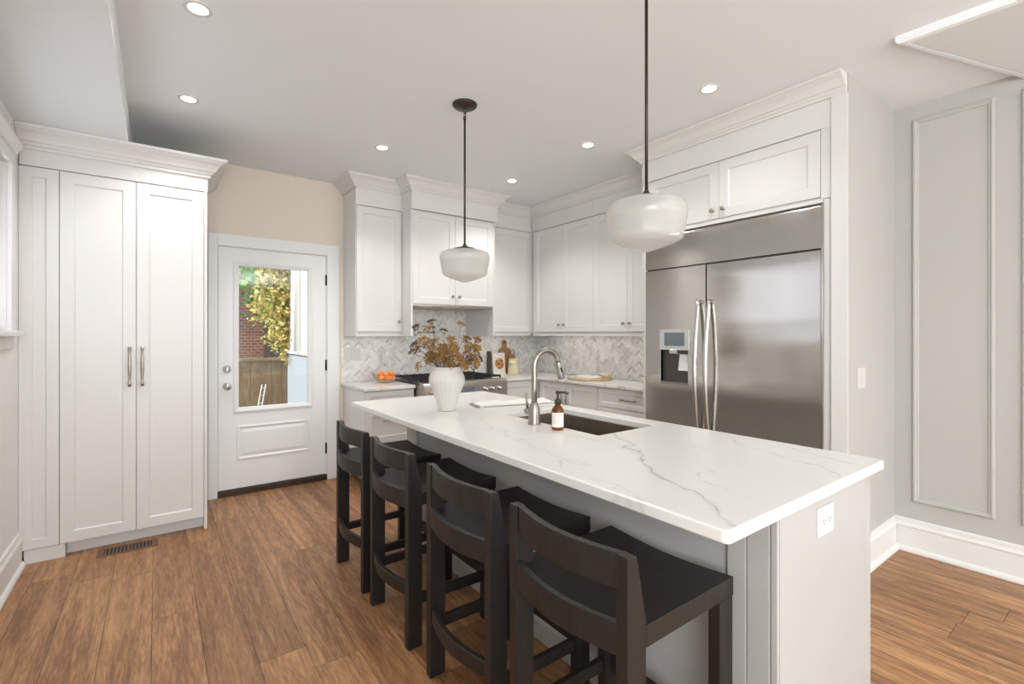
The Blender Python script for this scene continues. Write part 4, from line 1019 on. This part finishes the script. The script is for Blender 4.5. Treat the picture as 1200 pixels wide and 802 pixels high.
m.add([(x_, -.012, z_) for x_, z_ in p] + [(x_, 0, z_) for x_, z_ in p], [tuple(range(n)), tuple(reversed(range(n, 2 * n)))] + [(i, (i + 1) % n, n + (i + 1) % n, n + i) for i in range(n)])
m.rot(M_).build('blade', BOARDM, lp, bevel=.002)
m = MB().tube([(.012 + .027 * math.cos(t), -.006, .248 + .042 * math.sin(t)) for t in [2 * PI * i / 20 - PI / 2 for i in range(21)]], .006, 8); m.rot(M_).build('loop_handle', BOARDL, lp)
rc = thing('recipe_card', (at_y(585, 4.60), 4.60, .9155), 'white recipe card with round food photo standing by the range', 'card')
M_ = Matrix.Translation((at_y(585.2, 4.59), 4.59, .916)) @ Matrix.Rotation(-.10, 4, 'X')
B(-.086, -.006, 0, .086, 0, .252).rot(M_).build('card', PAPER, rc)
m = MB(); 
pts_ = arc(.008, .125, .064, 0, 2 * PI, 28)[:-1]; m.add([(x_, -.0066, z_) for x_, z_ in pts_], [tuple(range(28))]); m.rot(M_).build('food_photo', PHOTO, rc, recalc=False)
m = MB()
for x_, z_, w_ in ((-.012, .228, .008), (.014, .226, .012), (-.052, .196, .018), (.046, .194, .02), (-.062, .180, .008)): m.box(x_ - w_ / 2, -.0066, z_, x_ + w_ / 2, -.0062, z_ + .005)
m.rot(M_).build('print', INK, rc)
cbk = MB().box(at_y(574.6, 4.63), 4.635, .9155, at_y(574.6, 4.63) + .020, 4.705, 1.185); tag(cbk.build('cookbook', DARKBOOK, bevel=.002), 'slim dark cookbook standing edge-on left of the recipe card', 'book')
ck = thing('crock', (at_y(601.5, 4.52), 4.52, .9155), 'cream ceramic crock in the corner beside the recipe card', 'crock')
kx = at_y(601.5, 4.52)
MB().lathe([(0, .9155), (.066, .9155), (.070, .92), (.064, .98), (.058, 1.045), (.060, 1.048), (.060, 1.056), (.057, 1.058), (.056, 1.09), (.058, 1.092), (.058, 1.097), (.052, 1.097), (.050, 1.05), (.058, .96), (.05, .925), (0, .925)], (kx, 4.52, 0), 36).build('body', CREAM, ck)

# ---- round board with open book and little bowl
def at_x(u, x_):
    t = (u - 600) / 561.52; s_, c_ = math.sin(YAW), math.cos(YAW); return x_ * (c_ - t * s_) / (s_ + t * c_)
ry = at_x(691, 3.63); rx = 3.625
rb = MB().lathe([(0, .9155), (.222, .9155), (.228, .919), (.230, .927), (.226, .934), (0, .934)], (rx, ry, 0), 48); tag(rb.build('round_board', BOARDL), 'round wooden serving board lying on the counter by the right wall', 'cutting board')
ob_ = thing('open_book', (3.58, ry + .04, .934), 'open book lying on the round wooden board', 'book')
def page(y0, y1, x0, x1, sgn, z0=.9365):
    m = MB(); n = 10; vs = []; fs = []
    for i in range(n + 1):
        s_ = i / n; z_ = z0 + .004 + .020 * math.sin(PI * min(1, (1 - s_) * 1.0)) ** .8 * (0.35 + .65 * (1 - s_)); y_ = y0 + (y1 - y0) * s_
        vs += [(x0, y_, z0 - .002), (x1, y_, z0 - .002), (x0, y_, z_), (x1, y_, z_)]
    for i in range(n):
        a = i * 4; fs += [(a, a + 1, a + 5, a + 4), (a + 2, a + 6, a + 7, a + 3), (a, a + 4, a + 6, a + 2), (a + 1, a + 3, a + 7, a + 5)]
    fs += [(0, 2, 3, 1), (n * 4, n * 4 + 1, n * 4 + 3, n * 4 + 2)]
    return m.add(vs, fs)
page(ry + .03, ry + .17, 3.50, 3.70, 1).build('pages', PAPER, ob_); page(ry + .026, ry - .12, 3.50, 3.70, -1).build('pages', PAPER, ob_)
lbw = MB().lathe([(0, .9345), (.022, .9345), (.026, .938), (.044, .962), (.050, .980), (.047, .980), (.040, .962), (.022, .942), (0, .941)], (3.705, ry - .145, 0), 28)
tag(lbw.build('small_bowl', CREAM), 'small pale pinch bowl on the round board behind the book', 'bowl')
jy = at_x(755.5, 3.74)
jr = thing('lidded_jar', (3.74, jy, .9155), 'small cream jar with wooden lid partly hidden by the fridge', 'jar')
MB().lathe([(0, .9155), (.028, .9155), (.032, .92), (.032, .972), (.028, .978), (0, .978)], (3.74, jy, 0), 24).build('body', CREAM, jr)
MB().lathe([(0, .9785), (.033, .9785), (.033, .990), (0, .991)], (3.74, jy, 0), 24).build('lid', BOARDM, jr)

# ================================================================== BAR STOOLS
def stool():
    """origin: floor point under the middle of the rear edge (back side faces -X)"""
    t = thing('bar_stool', (0, 0, 0), 'x', 'stool', 'dark wooden bar stools along the island')
    W = .465; h = W / 2; LD, LW = .068, .036; D = .462
    bow = .034
    def bowed(x_at, depth, z0, z1, y0, y1, n=12, zdip=0.0):
        m = MB(); vs = []; fs = []
        for i in range(n + 1):
            s_ = i / n; y_ = y0 + (y1 - y0) * s_; x_ = x_at - bow * math.sin(PI * s_); dz = -zdip * math.sin(PI * s_)
            vs += [(x_, y_, z0 + dz), (x_ + depth, y_, z0 + dz), (x_ + depth, y_, z1 + dz), (x_, y_, z1 + dz)]
        for i in range(n):
            a = i * 4; fs += [(a, a + 4, a + 5, a + 1), (a + 1, a + 5, a + 6, a + 2), (a + 2, a + 6, a + 7, a + 3), (a + 3, a + 7, a + 4, a)]
        fs += [(0, 1, 2, 3), (n * 4 + 3, n * 4 + 2, n * 4 + 1, n * 4)]
        return m.add(vs, fs)
    for s_ in (-1, 1):                     # rear legs run up into the backrest and taper
        y0, y1 = (s_ * h, s_ * (h - LW)); ya, yb = min(y0, y1), max(y0, y1)
        pr = [(0, 0), (LD, 0), (LD, .66), (LD, .69), (.034, .855), (0, .858), (0, .60)]; k = len(pr); m = MB()
        m.add([(x_, ya, z_) for x_, z_ in pr] + [(x_, yb, z_) for x_, z_ in pr], [tuple(range(k)), tuple(reversed(range(k, 2 * k)))] + [(i, (i + 1) % k, k + (i + 1) % k, k + i) for i in range(k)])
        m.build('leg', STOOLM, t, bevel=.002)
        B(D - LD, ya, 0, D, yb, .623).build('leg', STOOLM, t, bevel=.002)
        # side stretchers, tenoned between the legs
        B(LD + .0005, (s_ * (h - .006)), .185, D - LD - .0005, s_ * (h - LW + .008), .228).build('side_stretcher', STOOLM, t, bevel=.002)
    bowed(.006, .022, .770, .857, -h + LW, h - LW).build('backrest', STOOLM, t, bevel=.002)
    bowed(.000, .018, .614, .692, -h + LW, h - LW).build('rear_rail', STOOLM, t, bevel=.002)
    bowed(.006, .020, .226, .282, -h + LW, h - LW).build('rear_stretcher', STOOLM, t, bevel=.002)
    B(D - .045, -h + LW, .185, D - .018, h - LW, .232).build('footrest', STOOLM, t, bevel=.002)
    # saddle seat: dished across its width, rear edge bowed between the posts
    m = MB(); nx, ny = 10, 14; vs = []; fs = []
    zt, zb = .678, .624
    yin = h - LW
    ygrid = [-h, -yin - .0006] + [(-yin + .0006) + (2 * yin - .0012) * q_ / (ny - 4) for q_ in range(ny - 3)] + [yin + .0006, h]
    for lay in (0, 1):
        for i in range(nx + 1):
            for y_ in ygrid:
                s_ = i / nx
                xr = LD + .0006 if abs(y_) > yin else .0185 - bow * math.cos(y_ / yin * PI / 2)
                x_ = xr + (D + .004 - xr) * s_
                dip = .020 * math.cos(max(-1, min(1, y_ / h)) * PI / 2) * (1 - .25 * s_)
                vs.append((x_, y_, (zt if lay else zb) - dip * (1 if lay else .55)))
    Wd = ny + 1; T = (nx + 1) * Wd
    for i in range(nx):
        for j in range(ny):
            a = i * Wd + j; fs += [(a, a + 1, a + Wd + 1, a + Wd), (T + a, T + a + Wd, T + a + Wd + 1, T + a + 1)]
    for j in range(ny): fs += [(j, T + j, T + j + 1, j + 1), (nx * Wd + j, nx * Wd + j + 1, T + nx * Wd + j + 1, T + nx * Wd + j)]
    for i in range(nx): fs += [(i * Wd, i * Wd + Wd, T + i * Wd + Wd, T + i * Wd), (i * Wd + ny, T + i * Wd + ny, T + i * Wd + Wd + ny, i * Wd + Wd + ny)]
    m.add(vs, fs).build('seat', STOOLM, t, bevel=.003)
    return t
st = stool()
SXB = .880
spots = [(SXB, 2.748, 'dark wooden bar stool at the far end of the island, nearest the door'), (SXB, 2.178, 'second dark wooden bar stool from the door, left of the vase'),
         (SXB, 1.538, 'dark wooden bar stool second nearest the camera along the island'), (SXB, .967, 'dark wooden bar stool nearest the camera at the island corner')]
for i, (x_, y_, l_) in enumerate(spots):
    o = st if i == 0 else dup(st)
    o.location = (x_, y_, 0); o['label'] = l_

# ================================================================== PENDANTS
def pendant(x_, y_, label):
    t = thing('pendant_light', (x_, y_, ZC), label, 'pendant light', 'schoolhouse pendants over the island')
    c_ = MB().lathe([(.078, ZC - .001), (.078, ZC - .008), (.070, ZC - .018), (.030, ZC - .026), (.010, ZC - .030), (0, ZC - .031)], (x_, y_, 0), 32); c_.build('canopy', BRONZE, t)
    m = MB().tube([(x_ + .009 * math.cos(a), y_, ZC - .045 + .015 * math.sin(a)) for a in [2 * PI * i / 14 for i in range(15)]], .0025, 6)
    m.tube([(x_, y_ + .009 * math.cos(a), ZC - .066 + .013 * math.sin(a)) for a in [2 * PI * i / 14 for i in range(15)]], .0025, 6); m.build('chain_link', BRONZE, t)
    MB().tube([(x_, y_, ZC - .075), (x_, y_, 1.93)], .0065, 12).lathe([(.009, ZC - .10), (.010, ZC - .085), (.006, ZC - .076)], (x_, y_, 0), 12).build('stem', BRONZE, t)
    MB().lathe([(.008, 1.955), (.013, 1.944), (.022, 1.936), (.060, 1.926), (.073, 1.921), (.074, 1.912), (.066, 1.910), (0, 1.910)], (x_, y_, 0), 36).build('fitter', BRONZE, t)
    pr = [(.066, 1.912), (.090, 1.911), (.125, 1.906), (.146, 1.897), (.155, 1.882), (.1575, 1.866), (.156, 1.850), (.1535, 1.835), (.152, 1.833), (.150, 1.815), (.1485, 1.813), (.146, 1.793), (.1445, 1.791), (.142, 1.772), (.139, 1.763), (.133, 1.755), (.115, 1.746), (.096, 1.738), (.093, 1.7375), (.066, 1.727), (.063, 1.7265), (.035, 1.717), (.012, 1.710), (0, 1.709)]
    MB().lathe(pr, (x_, y_, 0), 56).build('glass_shade', OPAL, t)
    return t
pendant(1.565, 2.610, 'far pendant light, white glass shade on a dark rod, whole canopy visible')
pendant(1.565, 1.212, 'near pendant light, larger white glass shade in front of the fridge cabinets')

# ================================================================== RECESSED LIGHTS
def downlight(x_, y_, label, power=9):
    t = thing('recessed_light', (x_, y_, ZC), label, 'ceiling light', 'recessed ceiling downlights')
    MB().lathe([(.038, ZC - .0015), (.041, ZC - .005), (.053, ZC - .006), (.057, ZC - .001)], (x_, y_, 0), 32, cap=False).build('trim_ring', PLAST, t)
    MB().lathe([(.040, ZC - .0025), (0, ZC - .0026)], (x_, y_, 0), 28, cap=False).build('lens', LENS, t)
    lamp('downlight_lamp', 'SPOT', (0, 0, -.02), (0, 0, -1), power, (1.0, .98, .95), t, spot_size=math.radians(125), spot_blend=.6, shadow_soft_size=.04)
    return t
for x_, y_, l_ in ((.149, 2.553, 'recessed ceiling light at the top edge beside the soffit'), (.159, 3.567, 'recessed ceiling light above the right end of the pantry'),
                   (1.411, 3.595, 'recessed ceiling light in front of the cupboard by the garden door'), (2.660, 2.606, 'recessed ceiling light midway between the two pendant rods'),
                   (2.627, 1.582, 'recessed ceiling light in front of the fridge cabinets, right of the near pendant'), (2.702, 3.641, 'recessed ceiling light in the far corner right of the far pendant rod'),
                   (2.640, -.45, 'recessed ceiling light behind the camera on the right'), (1.411, -.60, 'recessed ceiling light behind the camera in the middle')):
    downlight(x_, y_, l_, 3 if y_ < 0 else 9 if abs(y_ - 1.582) < .01 else 29 if y_ > 3 else 22)

# ---- floor vent
fv = thing('floor_vent', (-.15, 3.965, 0), 'brown wooden floor vent in front of the pantry toe kick', 'vent')
m = MB(); m.box(-.300, 3.895, -.001, .010, 3.915, .003); m.box(-.300, 4.015, -.001, .010, 4.035, .003); m.box(-.300, 3.915, -.001, -.27, 4.015, .003); m.box(-.02, 3.915, -.001, .010, 4.015, .003); m.box(-.15, 3.915, -.001, -.14, 4.015, .003)
for i in range(13):
    xx = -.262 + i * .0187
    if abs(xx + .145) > .008: m.box(xx, 3.915, -.001, xx + .007, 4.015, .002)
m.build('grille', VENTM, fv)
B(-.268, 3.916, -.0015, -.022, 4.014, .0006).build('slot', DARK, fv)

# ================================================================== GARDEN BEHIND THE DOOR
B(-8, YB + .16, -.75, 10, 16, -.60).build('garden_ground', SOIL, kind='structure')
m = MB(); m.box(1.45, YB + .16, 1.15, 1.75, 7.20, 4.6); wl = m.build('wall_extension', STUCCO, kind='structure')
B(1.46, YB + .16, -.6, 1.75, 7.19, 1.148).build('wall_extension', PARGE, kind='structure')
B(1.43, YB + .16, 1.130, 1.449, 7.21, 1.165).build('trim_7', STUCCO, kind='structure')
MB().tube([(1.405, 6.43, 4.5), (1.405, 6.43, 1.17)], .030, 12).build('trim_8', STUCCO, kind='structure')
fe = thing('garden_fence', (1, 8.0, -.6), 'weathered wooden board fence behind the garden door', 'fence')
m = MB(); rn = random.Random(9); xx = -2.0
while xx < 4.5:
    m.box(xx, 8.0 + rn.uniform(0, .008), -.6, xx + .135, 8.025, 1.0); xx += .142
m.build('boards', FENCEM, fe, recalc=False)
B(-2, 7.97, .99, 4.5, 8.05, 1.03).build('cap_rail', FENCEM, fe)
nb = thing('brick_house', (0, 11.5, -.6), 'red brick neighbouring house beyond the fence', 'house')
B(-4, 11.5, -.6, 5, 13.5, 2.9).build('wall', BRICK, nb)
m = MB(); m.box(1.86, 11.46, .3, 1.93, 11.5, 2.0); m.box(2.5, 11.46, .3, 2.57, 11.5, 2.0); m.box(1.93, 11.46, 1.93, 2.5, 11.5, 2.0); wf = m.build('window_frame', BARK, nb); B(1.93, 11.48, .3, 2.5, 11.499, 1.93).build('pane', mat('dark_pane', (.10, .09, .07), .6), wf)
m = MB(); m.prism([(-4.3, 11.2), (5.3, 11.2), (5.3, 13.8), (-4.3, 13.8)], 2.9, 3.0); m.build('roof', BARK, nb)
def leaves(m, rn, c, size, n, spread):
    for i in range(n):
        p = Vector(c) + Vector((rn.gauss(0, 1) * spread[0], rn.gauss(0, 1) * spread[1], rn.gauss(0, 1) * spread[2]))
        a = Vector((rn.uniform(-1, 1), rn.uniform(-1, 1), rn.uniform(-1, .3))).normalized(); b = a.orthogonal().normalized(); b = (b + a.cross(b) * rn.uniform(-1, 1)).normalized(); s_ = size * rn.uniform(.6, 1.3)
        m.add([p - a * s_, p - b * s_ * .55 + a * s_ * .1, p + a * s_, p + b * s_ * .55 + a * s_ * .1], [(0, 1, 2, 3)])
rn = random.Random(21)
tre = thing('garden_tree', (.9, 9.6, -.6), 'leafy green tree behind the fence, at the left of the door glass', 'tree')
m = MB()
for i in range(70): leaves(m, rn, (rn.uniform(-.3, 2.1), rn.uniform(8.7, 10.0), 1.75 + 2.4 * rn.random() ** 1.2), .060, 46, (.20, .20, .16))
m.build('foliage', GREEN, tre, recalc=False)
MB().tube([(.6, 9.7, -.6), (.65, 9.65, 1.0), (.9, 9.6, 2.3), (1.1, 9.6, 3.6)], [.11, .09, .07, .03], 10).build('trunk', BARK, tre)
vn = thing('hanging_vine', (1.3, 6.9, 1.0), 'yellow autumn vine hanging in front of the fence beside the white wall', 'vine')
m = MB(); br_ = MB()
for k in range(18):
    q_ = rn.random() ** 1.5
    x0 = 1.44 - q_ * .27; y0 = 7.12 + rn.uniform(-.15, .25); z0 = 3.0; zend = 1.10 + q_ * .45 + rn.uniform(-.15, .55)
    n = 16; pts = []
    for i in range(n + 1):
        s_ = i / n; pts.append((x0 - .10 * s_ * q_ + .03 * math.sin(s_ * 9 + k), y0 + .03 * math.cos(s_ * 7 + k), z0 + (zend - z0) * s_))
    br_.tube(pts, .005, 5)
    for p in pts: leaves(m, rn, p, .036, 13, (.045, .05, .06))
m.build('leaves', YELLOW, vn, recalc=False); br_.build('branches', BARK, vn)
ld = thing('plant_ladder', (.88, 6.6, -.6), 'small white metal garden ladder in front of the fence', 'ladder')
def ladder_rail(p, q_): return MB().tube([p, q_], .007, 8)
A0, A1 = Vector((.93, 7.2, -.6)), Vector((1.16, 7.3, .70)); off = Vector((.045, -.01, 0))
ladder_rail(A0, A1).build('rail', PLAST, ld); ladder_rail(A0 + off, A1 + off).build('rail', PLAST, ld)
m = MB()
for i in range(13): p = A0.lerp(A1, (i + .5) / 13); m.tube([p, p + off], .005, 6)
m.build('rungs', PLAST, ld)
B(-2.6, -6, -.7, -2.3, 4.75, 6.5).build('wall_sun_blocker', BRICK, kind='structure')  # added unseen wall that keeps the sun out of the left window
